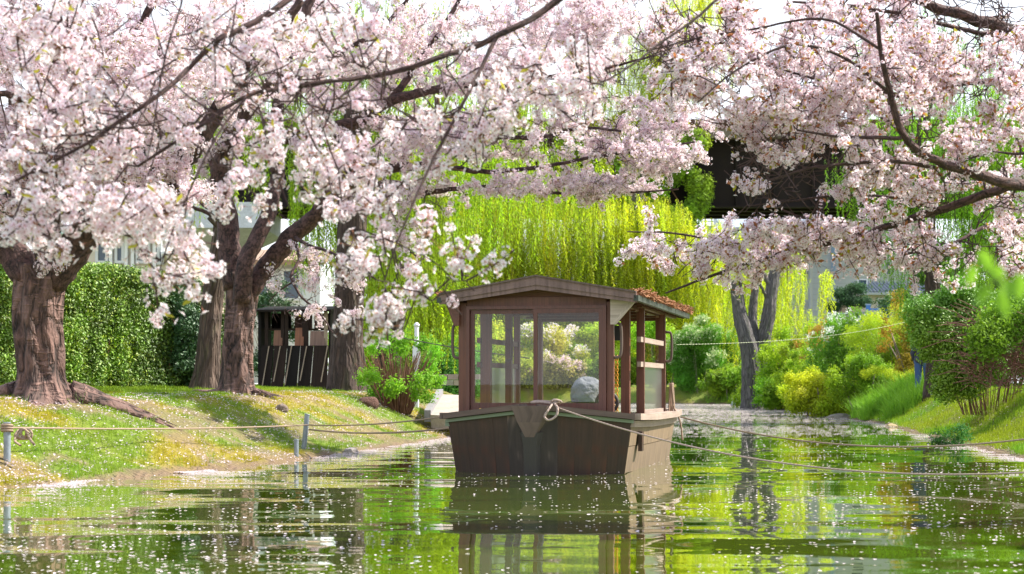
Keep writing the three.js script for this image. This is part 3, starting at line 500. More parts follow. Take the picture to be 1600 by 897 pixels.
  const sash = (x0, x1, z) => {
    const t = 0.045; part('sash', G().box(x0, x0 + t, 0.667, 1.798, z - 0.015, z + 0.015).box(x1 - t, x1, 0.667, 1.798, z - 0.015, z + 0.015).box(x0 + t, x1 - t, 0.667, 0.76, z - 0.015, z + 0.015).box(x0 + t, x1 - t, 1.75, 1.798, z - 0.015, z + 0.015).build(), WOOD.frame, fw);
    part('pane', G().quad(V(x0 + t, 0.76, z), V(x1 - t, 0.76, z), V(x1 - t, 1.75, z), V(x0 + t, 1.75, z)).build(), pane, fw);
  };
  sash(X0 + 0.127, -0.035, zf - 0.03); sash(-0.078, X1 - 0.112, zf + 0.008);
  // inner side walls: posts, rails, panes
  for (const [s, x, out] of [[-1, X0 + 0.04, -0.99], [1, X1 - 0.04, 0.93]]) {
    post(x, -1.3, 0.1); post(x, -2.5, 0.08); post(x, zr, 0.1);
    post(out, -1.52, 0.06, 0.59, 1.88); post(out, -3.45, 0.075, 0.59, 1.88);
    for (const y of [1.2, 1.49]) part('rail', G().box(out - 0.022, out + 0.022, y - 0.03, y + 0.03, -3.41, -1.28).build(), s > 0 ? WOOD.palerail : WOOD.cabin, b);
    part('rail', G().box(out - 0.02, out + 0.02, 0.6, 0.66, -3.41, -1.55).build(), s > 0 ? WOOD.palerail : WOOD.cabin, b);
    part('pane', G().quad(V(out - 0.005, 0.66, -1.55), V(out - 0.005, 0.66, -3.41), V(out - 0.005, 1.17, -3.41), V(out - 0.005, 1.17, -1.55)).build(), frosted, b);
    part('pane', G().quad(V(out - 0.005, 1.23, -1.55), V(out - 0.005, 1.23, -3.41), V(out - 0.005, 1.46, -3.41), V(out - 0.005, 1.46, -1.55)).build(), pane, b);
    part('top_plate', G().box(x - 0.05, x + 0.05, 1.86, 1.93, zr - 0.1, zf - 0.1).build(), WOOD.cabin, b);
    part('top_plate', G().box(out - 0.03, out + 0.03, 1.86, 1.915, -4.7, -1.3).build(), WOOD.cabin, b);
  }
  part('rear_beam', G().box(X0, X1, 1.82, 1.9, zr - 0.04, zr + 0.04).build(), WOOD.cabin, b);
  for (const x of [-0.72, 0.5]) part('bench', G().box(x - 0.14, x + 0.14, 0.42, 0.46, -4.0, -0.6).box(x - 0.12, x + 0.12, 0.13, 0.42, -0.7, -0.64).box(x - 0.12, x + 0.12, 0.13, 0.42, -3.9, -3.84).build(), WOOD.cabin, b);
  // corner brackets under the eaves
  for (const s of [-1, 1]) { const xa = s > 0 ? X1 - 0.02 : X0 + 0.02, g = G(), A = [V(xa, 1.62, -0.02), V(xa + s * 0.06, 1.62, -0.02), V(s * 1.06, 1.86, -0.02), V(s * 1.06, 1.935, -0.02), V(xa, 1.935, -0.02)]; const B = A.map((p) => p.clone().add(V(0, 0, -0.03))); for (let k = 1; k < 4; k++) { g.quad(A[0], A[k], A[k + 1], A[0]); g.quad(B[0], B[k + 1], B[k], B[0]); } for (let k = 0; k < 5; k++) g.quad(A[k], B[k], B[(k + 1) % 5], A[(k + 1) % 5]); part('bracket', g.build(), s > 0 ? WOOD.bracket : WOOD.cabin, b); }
  // roof: boards on two slopes, fascias, gutters, rafters, ragged bark along the eave
  const yA = 2.13, yE = 1.945, zF = 0.1, zR = -4.95;
  for (const s of [-1, 1]) {
    const roofAt = (u, z, dy = 0) => V(-0.01 + s * 1.1 * u, lerp(yA, yE, u) - 0.02 * u * (1 - u) * -2 + dy, z);
    const slab = (u0, u1, z0, z1, dy, th) => { const q = [roofAt(u0, z1, dy), roofAt(u1, z1, dy), roofAt(u1, z0, dy), roofAt(u0, z0, dy)]; return G().slab(...(s > 0 ? q : q.reverse()), th).build(); };
    for (let k = 0; k < 6; k++) part('roof_board', slab(k / 6 + 0.001, (k + 1) / 6 - 0.001, zR, zF - 0.03, 0.003 * (k % 2), 0.025), WOOD.cabin, b);
    // front fascia, two boards deep, its lower board set back
    const fa = (ya, yb, z, th, m) => { const p = [roofAt(0, z, ya), roofAt(1, z, ya * 0.9), roofAt(1, z, yb * 0.75), roofAt(0, z, yb)]; part('fascia', G().slab(...(s > 0 ? [p[3], p[2], p[1], p[0]] : [p[2], p[3], p[0], p[1]]), th).build(), m, b); };
    fa(0.02, -0.075, zF, 0.035, WOOD.grey); fa(-0.06, -0.125, zF - 0.014, 0.03, WOOD.grey); fa(0.035, 0.017, zF + 0.02, 0.06, WOOD.rail);
    part('gutter', G().bar(roofAt(1.0, zF, -0.045), roofAt(1.0, zR, -0.045), 0.05, 0.06).build(), std([0.04, 0.05, 0.035], 0.6), b);
    for (let k = 0; k < 9; k++) { const z = -0.2 - k * 0.57; part('rafter', G().bar(roofAt(0.02, z, -0.06), roofAt(0.98, z, -0.06), 0.045, 0.06).build(), WOOD.cabin, b); }
    const g = G(), q = rng(40 + s); for (let k = 0; k < 520; k++) { const u = 1.03 - 0.15 * Math.pow(q(), 1.7), z = R(q, zR, zF - 0.12), p = roofAt(u, z, 0.012 + 0.025 * q()), d = V(s * R(q, 0.3, 1), R(q, -0.5, 0.6), R(q, -0.9, 0.9)).normalize(), e = p.clone().addScaledVector(d, R(q, 0.04, 0.1)); g.bar(p, e, R(q, 0.015, 0.04), 0.008); }
    part('bark_litter', g.build(), WOOD.orange, b, true);
  }
  for (let k = 0; k < 4; k++) part('tie_beam', G().box(X0, X1, 1.84, 1.9, -0.9 - k * 0.95 - 0.03, -0.9 - k * 0.95 + 0.03).build(), WOOD.cabin, b);
  // grab handles
  for (const [x, z, s] of [[X1 + 0.005, -0.14, 1], [X0 - 0.005, -0.14, -1], [0.97, -3.45, 1], [X0 + 0.04, -2.3, 1]]) part('handle', G().tube(curve([V(x, 1.64, z), V(x + s * 0.06, 1.63, z), V(x + s * 0.075, 1.58, z), V(x + s * 0.075, 1.32, z), V(x + s * 0.06, 1.27, z), V(x, 1.26, z)], 24), Array(25).fill(0.017), 8).build(), WOOD.rail, b);
  // orange chain hanging by the doorway
  const ch = G(); for (let k = 0; k < 22; k++) { const y = 1.28 - k * 0.03; for (const dx of [0, 0.035]) { const pts = []; for (let i = 0; i <= 10; i++) { const a = i / 10 * 6.283; pts.push(k % 2 ? V(0.69 + dx + Math.cos(a) * 0.011, y + Math.sin(a) * 0.021, -0.95) : V(0.69 + dx, y + Math.sin(a) * 0.021, -0.95 + Math.cos(a) * 0.011)); } ch.tube(pts, Array(11).fill(0.005), 5, null, false); } }
  part('chain', ch.build(), std([0.75, 0.33, 0.02], 0.5), b);
  // small winch by the doorway
  { const w = G(); w.tube([V(0.62, 0.6, -0.55), V(0.72, 1.0, -0.7)], [0.03, 0.02], 8); const ring = []; for (let i = 0; i <= 20; i++) { const a = i / 20 * 6.283; ring.push(V(0.66 + Math.cos(a) * 0.12, 0.76 + Math.sin(a) * 0.12, -0.6)); } w.tube(ring, Array(21).fill(0.018), 6, null, false); w.tube([V(0.54, 0.76, -0.6), V(0.78, 0.76, -0.6)], [0.014, 0.014], 6); w.tube([V(0.66, 0.64, -0.6), V(0.66, 0.88, -0.6)], [0.014, 0.014], 6); w.box(0.56, 0.78, 0.46, 0.62, -0.72, -0.5); part('winch', w.build(), std([0.05, 0.035, 0.03], 0.6), b); }
  part('lamp_box', G().box(0.5, 0.6, 1.5, 1.68, -2.2, -2.1).build(), std([0.02, 0.02, 0.02], 0.5), b);
}
// rope coil hung on the rear post
{ const g = new Geo(), r = rng(3); for (let k = 0; k < 4; k++) { const pts = [], hh = R(r, 0.16, 0.26), ww = R(r, 0.02, 0.05); for (let i = 0; i <= 24; i++) { const a = i / 24 * 6.283; pts.push(onBoat(1.02 + 0.014 * k + ww * 0.6 * Math.sin(a) * (1 - Math.cos(a)), 0.98 - hh + Math.cos(a) * hh, -3.5 + Math.sin(a) * ww + R(r, -0.004, 0.004))); } g.tube(pts, Array(25).fill(0.009), 6, null, false); }
  g.tube(curve([onBoat(1.05, 0.7, -3.5), onBoat(1.16, 0.5, -3.4), onBoat(1.2, 0.25, -3.35)], 10), Array(11).fill(0.012), 6);
  single('rope_coil', g.build(), std([0.36, 0.25, 0.18], 0.95), 'pale rope coil hanging from the rear post of the boat', 'rope'); }

// ---------- mooring ropes, posts, wire ----------
const sagRope = (a, b, sag, n = 40) => { const pts = []; for (let k = 0; k <= n; k++) { const u = k / n; pts.push(a.clone().lerp(b, u).add(V(0, -sag * 4 * u * (1 - u), 0))); } return pts; };
const ropeGeo = (pts, r = 0.012) => new Geo().tube(pts, Array(pts.length).fill(r), 7, null, true, 1).build();
const bowL = onBoat(-0.62, 0.68, 0.2), bowR = onBoat(0.22, 0.74, 0.42);
const ironMat = std([0.30, 0.35, 0.40], 0.5, { metalness: 0.4, map: rep(mottle, 2, 2) });
function stake(px, d, h, lean, label, r = 0.03) { const f = footOf(px, d, -0.15), s = thing('mooring_stake', label, 'stake', f, 0, 'mooring stakes on the left bank'); const a = V(0, 0, 0), e = V(lean, h + 0.15, 0); part('pipe', new Geo().tube([a, e], [r, r], 12).build(), ironMat, s); part('cap', new Geo().tube([e, e.clone().add(V(lean * 0.03, 0.008, 0))], [r * 1.12, r * 1.05], 12).build(), ironMat, s); return e.clone().add(f); }
const s1 = stake(11, 16.6, 0.38, 0.0, 'grey iron stake with a rope knotted round it near the big cherry', 0.036);
const s2 = stake(473, 22.4, 0.46, 0.06, 'leaning grey iron stake on the slope left of the boat', 0.034);
const s3 = stake(463, 21.4, 0.2, 0.0, 'short stub of a grey iron stake just left of the leaning one', 0.03);
{
  const k1 = P(11, 668, 16.6), k2 = P(478, 664, 22.4);
  const A = new Geo(); A.tube(sagRope(k1, k2.clone().add(V(0.03, 0, 0.04)), 0.03), Array(41).fill(0.0095), 7); A.tube(sagRope(k2.clone().add(V(0.03, 0, 0.04)), bowL, 0.06), Array(41).fill(0.0095), 7);
  const loop = (c, n, w, h, rr, seed) => { const r = rng(seed); for (let k = 0; k < n; k++) { const pts = [], ph = R(r, -0.4, 0.4), dx = R(r, -0.03, 0.03); for (let i = 0; i <= 20; i++) { const a = i / 20 * 6.283; pts.push(c.clone().add(V(dx + Math.cos(a + ph) * w * R(r, 0.95, 1.05), Math.sin(a) * h, Math.sin(a * 2 + k) * 0.02))); } A.tube(pts, Array(21).fill(rr), 6, null, false); } };
  for (let k = 0; k < 3; k++) { const ring = []; for (let i = 0; i <= 16; i++) { const a = i / 16 * 6.283; ring.push(k1.clone().add(V(Math.cos(a) * 0.052, 0.02 - k * 0.026 + 0.006 * Math.sin(a), Math.sin(a) * 0.052))); } A.tube(ring, Array(17).fill(0.013), 6, null, false); }
  loop(P(38, 678, 16.5), 3, 0.055, 0.05, 0.013, 2); A.tube(curve([P(40, 672, 16.5), P(48, 688, 16.45), P(53, 694, 16.4)], 8), Array(9).fill(0.014), 6);
  A.tube(curve([P(32, 674, 16.5), P(23, 688, 16.45), P(32, 696, 16.4)], 8), Array(9).fill(0.013), 6);
  single('mooring_rope', A.build(), ROPE, 'long brown rope from the left bank stakes to the bow', 'rope');
  single('mooring_rope', ropeGeo(sagRope(k2.clone().add(V(0.05, -0.06, 0.04)), onBoat(-1.04, 0.48, -0.5), 0.06)), ROPE, 'lower thin rope from the leaning stake to the boat side', 'rope');
  const B = new Geo(); const far = P(1640, 736, 15.2), mid = sagRope(bowR, far, 0.27, 70); B.tube(mid, Array(71).fill(0.009), 7);
  // knot and loops lying on the bow
  const lp = (pts) => B.tube(curve(pts.map(([x, y, z]) => onBoat(x, y, z)), 36), Array(37).fill(0.0125), 7);
  lp([[0.24, 0.755, 0.46], [0.22, 0.70, 0.56], [0.18, 0.62, 0.585], [0.22, 0.585, 0.585], [0.30, 0.63, 0.56], [0.31, 0.71, 0.53], [0.27, 0.755, 0.47]]);
  lp([[0.24, 0.76, 0.45], [0.1, 0.775, 0.44], [0.0, 0.77, 0.42], [0.04, 0.785, 0.38], [0.2, 0.78, 0.38], [0.3, 0.775, 0.42], [0.24, 0.765, 0.45]]);
  lp([[0.2, 0.765, 0.43], [0.26, 0.8, 0.45], [0.33, 0.78, 0.42], [0.28, 0.755, 0.38], [0.2, 0.775, 0.4], [0.24, 0.79, 0.47]]);
  single('mooring_rope', B.build(), PALEROPE, 'pale rope knotted on the bow, sagging across the water to the right bank', 'rope');
  single('mooring_rope', ropeGeo(sagRope(onBoat(1.08, 0.53, -4.2), P(1660, 678, 19.5), 0.26, 50), 0.011), ROPE, 'rope from the boat stern to the right bank above the grass', 'rope');
  single('bow_lashing', ropeGeo(curve([onBoat(-0.62, 0.69, 0.2), onBoat(-0.56, 0.685, 0.26), onBoat(-0.45, 0.70, 0.29), onBoat(-0.3, 0.715, 0.35), onBoat(-0.26, 0.72, 0.3)], 24), 0.014), std([0.72, 0.45, 0.06], 0.9), 'yellow and pale rope end lying on the left side of the bow', 'rope');
  // wire with small beads over the canal
  const w = sagRope(onBoat(1.0, 1.5, -4.4), P(1420, 502, 38), 0.12, 120), W = new Geo(); W.tube(w, Array(121).fill(0.0024), 4, null, false); for (let k = 1; k < 120; k++) if (k % 1 === 0) { const p = w[k], q = w[k].clone().lerp(w[k + 1], 0.45); W.tube([p, q], [0.0052, 0.0052], 5); }
  single('cable', W.build(), std([0.32, 0.34, 0.22], 0.7), 'thin pale twisted cable stretched from the boat to the right bank', 'cable');
  const wl = sagRope(P(530, 505, 27), onBoat(-0.98, 1.32, -4.2), 0.05, 30); single('cable', ropeGeo(wl, 0.007), std([0.09, 0.08, 0.07], 0.8), 'thin dark cable from the grooved trunk to the boat', 'cable');
}

// ---------- cherry trees ----------
function cherry(label, group) { return thing('cherry_tree', label, 'tree', null, 0, group); }
const px3 = (list) => list.map(([x, y, d]) => P(x, y, d));
// big cherry at the left
{
  DK = 1.1;
  const t = new Tree(101), s = cherry('largest blossoming cherry tree with thick flared trunk at the left edge', null), d = 18, base = footOf(64, d * DK, -0.12);
  part('trunk', trunkGeo([base, P(62, 560, d), P(60, 500, d), P(63, 445, d), P(66, 415, d)], 0.255, 0.28, { flare: 0.8, ridges: 7, twist: 0.2, depth: 0.1, seed: 2, seg: 40, n: 60 }), MAT.cherryBark, s);
  for (const [a, l, r0] of [[-0.55, 1.25, 0.15], [-0.95, 0.9, 0.13], [-0.2, 1.5, 0.11], [-1.6, 0.8, 0.12], [3.6, 0.9, 0.12], [2.7, 0.9, 0.1], [-0.75, 1.5, 0.08], [-2.3, 0.8, 0.1]]) part('root', rootGeo(base.x + Math.cos(a) * 0.36, d * DK - Math.sin(a) * 0.36, a, l, r0, 9 + a * 10 | 0), MAT.cherryBark, s);
  t.limb(px3([[80, 440, 18], [112, 392, 17.9], [150, 345, 17.8], [178, 318, 17.7], [205, 290, 17.6], [240, 277, 17.4], [300, 240, 17.2]]), 0.20, 0.10, 0);
  t.limb(px3([[170, 330, 17.75], [180, 270, 17.9], [165, 190, 18.2], [130, 110, 18.5], [110, 20, 18.8], [90, -60, 19]]), 0.13, 0.06);
  t.limb(px3([[300, 240, 17.2], [335, 180, 17.1], [380, 112, 17], [430, 60, 16.9], [470, 0, 16.8]]), 0.10, 0.04);
  t.limb(px3([[48, 440, 18], [18, 392, 18.1], [-20, 340, 18.2], [-80, 270, 18.4], [-140, 180, 18.5]]), 0.19, 0.08);
  t.limb(px3([[62, 430, 18], [82, 340, 17.8], [95, 280, 17.7], [92, 210, 17.6], [70, 120, 17.5], [60, 20, 17.4]]), 0.13, 0.05);
  t.limb(px3([[20, 395, 18.1], [30, 330, 18.3], [10, 250, 18.6], [20, 150, 19], [-10, 60, 19.3]]), 0.10, 0.04);
  t.limb(px3([[92, 210, 17.6], [60, 170, 16.8], [20, 150, 16.2], [-30, 140, 15.8]]), 0.06, 0.025);
  t.limb(px3([[240, 277, 17.4], [290, 300, 16.8], [330, 330, 16.3]]), 0.04, 0.015);
  t.limb(px3([[165, 190, 18.2], [200, 120, 17.9], [215, 50, 17.6], [260, -30, 17.4]]), 0.07, 0.03);
  t.gate = 0.44; t.grow(t.targets([[150, -120, 17.5, 260, 70, 1.4, 110], [60, 90, 17.5, 190, 140, 1.6, 350], [210, 120, 17, 170, 130, 1.5, 280], [70, 250, 16.8, 130, 90, 1.2, 168], [350, 80, 17, 140, 100, 1.2, 182], [220, 300, 16.6, 120, 60, 0.7, 84], [60, 390, 16.2, 50, 45, 0.5, 19], [-40, 300, 17.5, 80, 120, 1.4, 56]]), { twigs: 1, spread: 0.045, step: 0.055, flower: 0.88 });
  console.log('A', t.finish(s, 'left', MAT.bough, 1.08, (p) => { const [x, y] = pix(p); return y < 330 + 70 * noise(x / 60, 3) || (x < 110 && y < 450) || (x > 190 && y < 440); })); rebase(s, base);
}
// second cherry, in the middle of the left bank
{
  DK = 1.227;
  const t = new Tree(202), s = cherry('blossoming cherry tree with twisted trunk forking low, right of the hedge', null), d = 22, base = footOf(370, d * DK, -0.12);
  part('trunk', trunkGeo([base, P(371, 560, d), P(374, 500, d), P(378, 455, d), P(374, 425, d)], 0.235, 0.235, { flare: 0.55, ridges: 6, twist: 0.55, depth: 0.12, seed: 5, seg: 40, n: 60 }), MAT.cherryBark, s);
  for (const [a, l, r0] of [[-0.5, 0.6, 0.09], [-1.2, 0.6, 0.08], [-2.2, 0.9, 0.08], [-2.8, 1.3, 0.07], [0.2, 0.6, 0.07]]) part('root', rootGeo(base.x + Math.cos(a) * 0.3, d * DK - Math.sin(a) * 0.3, a, l, r0, 39 + a * 10 | 0), MAT.cherryBark, s);
  const L = (p, a, b) => t.limb(px3(p), a, b);
  L([[368, 450, 22], [360, 400, 22], [356, 350, 22], [345, 300, 22], [352, 230, 21.8], [385, 175, 21.5], [432, 120, 21.2], [470, 40, 21], [500, -40, 21]], 0.165, 0.05);
  L([[376, 470, 21.8], [382, 420, 21.7], [402, 370, 21.7], [418, 335, 21.8], [432, 280, 22], [430, 214, 22], [436, 150, 22.3], [455, 70, 22.6], [470, -20, 23]], 0.12, 0.05);
  L([[384, 462, 22], [420, 412, 22], [456, 370, 21.9], [492, 338, 21.7], [520, 300, 21.5], [555, 280, 21.3], [610, 263, 21], [680, 258, 20.6]], 0.145, 0.05);
  L([[530, 292, 21.4], [570, 284, 21.2], [615, 288, 21], [670, 300, 20.6], [740, 290, 20.2]], 0.07, 0.022);
  L([[432, 214, 22], [470, 212, 21.8], [504, 203, 21.6], [560, 190, 21.3], [610, 158, 21], [680, 140, 20.7], [760, 128, 20.3], [850, 120, 20]], 0.10, 0.025);
  L([[345, 300, 22], [330, 240, 22.3], [300, 180, 22.6], [260, 120, 22.8], [240, 40, 23]], 0.09, 0.035);
  L([[346, 345, 21.9], [322, 332, 21.5], [285, 318, 21.2], [240, 308, 21]], 0.035, 0.012);
  L([[510, 203, 21.6], [590, 185, 21.3], [665, 196, 20.8], [730, 210, 20.4], [790, 214, 20], [850, 214, 19.6], [910, 200, 19.3], [970, 205, 19]], 0.05, 0.014);
  L([[680, 258, 20.6], [760, 268, 20.2], [840, 262, 19.8], [930, 245, 19.4], [1010, 235, 19], [1085, 222, 18.6]], 0.035, 0.01);
  L([[740, 290, 20.2], [830, 300, 19.8], [920, 302, 19.4], [1000, 300, 19.1], [1060, 296, 18.8]], 0.022, 0.008);
  L([[850, 120, 20], [930, 110, 19.8], [1010, 90, 19.6], [1080, 70, 19.4]], 0.022, 0.008);
  L([[610, 158, 21], [660, 90, 21], [700, 30, 21], [740, -40, 21]], 0.05, 0.02);
  L([[436, 150, 22.3], [520, 90, 22.3], [600, 40, 22.2], [660, -30, 22]], 0.05, 0.02);
  L([[458, 368, 21.9], [478, 382, 21.4], [512, 392, 21], [545, 410, 20.6], [580, 428, 20.2]], 0.03, 0.01);
  L([[458, 372, 21.9], [468, 405, 21.6], [455, 430, 21.4], [468, 460, 21.3], [500, 490, 21.1], [520, 520, 21]], 0.028, 0.008);
  L([[462, 438, 21.4], [440, 452, 21.5], [420, 470, 21.6]], 0.014, 0.006);
  L([[600, 268, 21], [590, 320, 20.6], [610, 370, 20.3], [650, 400, 20]], 0.03, 0.01);
  t.gate = 0.44; t.grow(t.targets([[560, -110, 21.5, 260, 70, 1.4, 110], [420, 90, 21.8, 170, 120, 1.6, 280], [300, 190, 22, 110, 120, 1.3, 125], [560, 80, 21.6, 170, 110, 1.5, 280], [540, 210, 21, 150, 70, 1, 154], [720, 90, 20.8, 150, 100, 1.3, 237], [860, 70, 20, 150, 90, 1.2, 210], [980, 60, 19.8, 120, 90, 1, 170], [900, 150, 19.8, 100, 50, 0.8, 70], [1060, 110, 19.6, 70, 70, 0.8, 70], [1030, 170, 19.3, 80, 40, 0.6, 70], [880, 20, 20, 120, 50, 0.8, 60], [760, 215, 20, 170, 40, 0.9, 182], [930, 210, 19.2, 130, 35, 0.8, 154], [1010, 245, 18.9, 90, 28, 0.5, 112], [880, 290, 19.4, 170, 24, 0.6, 168], [640, 300, 20.4, 110, 55, 0.8, 90], [640, 370, 20.2, 70, 45, 0.6, 26], [480, 425, 21, 95, 45, 0.6, 84], [470, 490, 21.2, 60, 30, 0.4, 19], [545, 470, 20.8, 30, 40, 0.3, 22], [1090, 170, 19.4, 60, 60, 0.6, 56]]), { twigs: 1, spread: 0.04, step: 0.056, flower: 0.86 });
  console.log('B', t.finish(s, 'left', MAT.bough, 1.02, (p) => { const [x, y] = pix(p); return (y < 330 || x > 410) && y < 515 && !(x > 330 && x < 420 && y > 280) && !(x > 690 && y > 330 + 30 * noise(x / 30, 1)); })); rebase(s, base);
}
DK = 1;
// cherry on the right bank outside the view, its boughs reaching in from the right
{
  const t = new Tree(303), s = cherry('pinker cherry tree whose boughs reach in from the right bank', null), base = onGround(5.6, 12.2, -0.1);
  part('trunk', trunkGeo([base, V(5.6, 1.8, -12.2), V(5.3, 2.8, -12), V(5.1, 3.4, -11.8)], 0.24, 0.19, { seed: 8, flare: 0.5 }), MAT.cherryBark, s);
  const L = (p, a, b) => t.limb(px3(p), a, b);
  t.limb([V(5.2, 3.2, -11.9), V(4.5, 2.9, -11.6), P(1660, 292, 11.4)], 0.10, 0.05); t.limb([V(5.2, 3.3, -11.9), V(4.6, 3.6, -12.1), P(1660, 60, 12.4)], 0.12, 0.06); t.limb([V(5.3, 2.7, -12), V(4.7, 2.5, -12.4), P(1650, 350, 13)], 0.05, 0.025);
  L([[1660, 292, 11.4], [1590, 288, 11.2], [1510, 268, 11], [1445, 243, 10.8], [1410, 208, 10.7], [1390, 145, 10.6], [1377, 78, 10.5], [1370, 20, 10.4]], 0.046, 0.012);
  L([[1640, 280, 11.4], [1550, 300, 11.5], [1470, 328, 11.6], [1400, 350, 11.7], [1330, 373, 11.8], [1260, 386, 11.9], [1190, 405, 12.1], [1110, 432, 12.3], [1040, 458, 12.5]], 0.036, 0.007);
  L([[1660, 60, 12.4], [1580, 48, 12.3], [1520, 28, 12.2], [1450, 5, 12.1], [1380, -30, 12]], 0.055, 0.03);
  L([[1600, 62, 12.3], [1500, 45, 12], [1410, 22, 11.8], [1320, 8, 11.6], [1230, 2, 11.4]], 0.022, 0.008);
  L([[1650, 350, 13], [1590, 345, 12.8], [1545, 352, 12.6], [1480, 385, 12.4], [1410, 398, 12.2]], 0.024, 0.008);
  L([[1408, 216, 10.7], [1350, 214, 10.6], [1300, 212, 10.5], [1245, 203, 10.4]], 0.014, 0.006);
  L([[1660, 120, 12], [1570, 125, 11.8], [1500, 132, 11.6], [1430, 152, 11.4], [1370, 142, 11.2], [1300, 130, 11], [1220, 108, 10.8]], 0.024, 0.007);
  L([[1460, 262, 10.9], [1400, 252, 10.8], [1340, 255, 10.7], [1270, 262, 10.6], [1200, 282, 10.5]], 0.015, 0.006);
  L([[1470, 328, 11.6], [1400, 310, 11.6], [1320, 305, 11.6], [1230, 315, 11.6], [1170, 322, 11.5]], 0.012, 0.005);
  L([[1190, 405, 12.1], [1130, 380, 12.2], [1060, 365, 12.3], [980, 362, 12.4]], 0.012, 0.005);
  L([[1377, 78, 10.5], [1290, 30, 10.6], [1180, 45, 10.7], [1090, 60, 10.8], [1010, 80, 10.9]], 0.010, 0.004);
  L([[1390, 145, 10.6], [1320, 90, 10.5], [1240, 70, 10.4], [1150, 110, 10.3], [1090, 160, 10.2]], 0.012, 0.005);
  L([[1660, 215, 11.6], [1600, 240, 11.4], [1540, 235, 11.2]], 0.016, 0.006);
  t.gate = 0.44; t.grow(t.targets([[1220, 130, 11, 130, 90, 1, 180], [1370, 110, 11.4, 130, 90, 1, 150], [1500, 90, 11.8, 120, 75, 1, 110], [1590, 170, 11.6, 70, 60, 0.8, 36], [1300, 250, 11, 130, 45, 0.8, 90], [1180, 225, 10.8, 60, 30, 0.5, 16], [1200, 300, 11.2, 60, 22, 0.5, 22], [1420, 290, 11.4, 120, 50, 0.7, 56], [1120, 395, 12.2, 150, 36, 0.6, 110], [1280, 360, 11.8, 110, 34, 0.6, 62], [1420, 395, 12, 120, 30, 0.6, 60], [1550, 390, 12.2, 70, 50, 0.6, 40], [1560, 300, 11.8, 60, 50, 0.6, 22], [1330, 20, 11.6, 110, 30, 0.8, 50], [1480, 10, 12, 110, 40, 0.8, 50], [1580, 60, 12.1, 60, 50, 0.6, 24], [1080, 100, 10.8, 60, 60, 0.5, 60], [1050, 60, 10.9, 60, 60, 0.5, 50], [1130, 40, 11, 60, 40, 0.5, 30], [1480, 220, 11.2, 70, 50, 0.6, 36]]), { twigs: 1, spread: 0.03, step: 0.055, flower: 0.7, r0: 0.006 });
  console.log('C', t.finish(s, 'right', MAT.bough, 0.84, (p) => { const [x, y] = pix(p); return x < 1660 && y < 480 && !(x < 1330 && x > 1100 && y > 325 && y < 345 && noise(x / 20, y / 20) > 0.3) && !(x > 1095 && x < 1330 && y > 205 && y < 335 && noise(x / 45, y / 22) < 0.50); })); rebase(s, base);
}
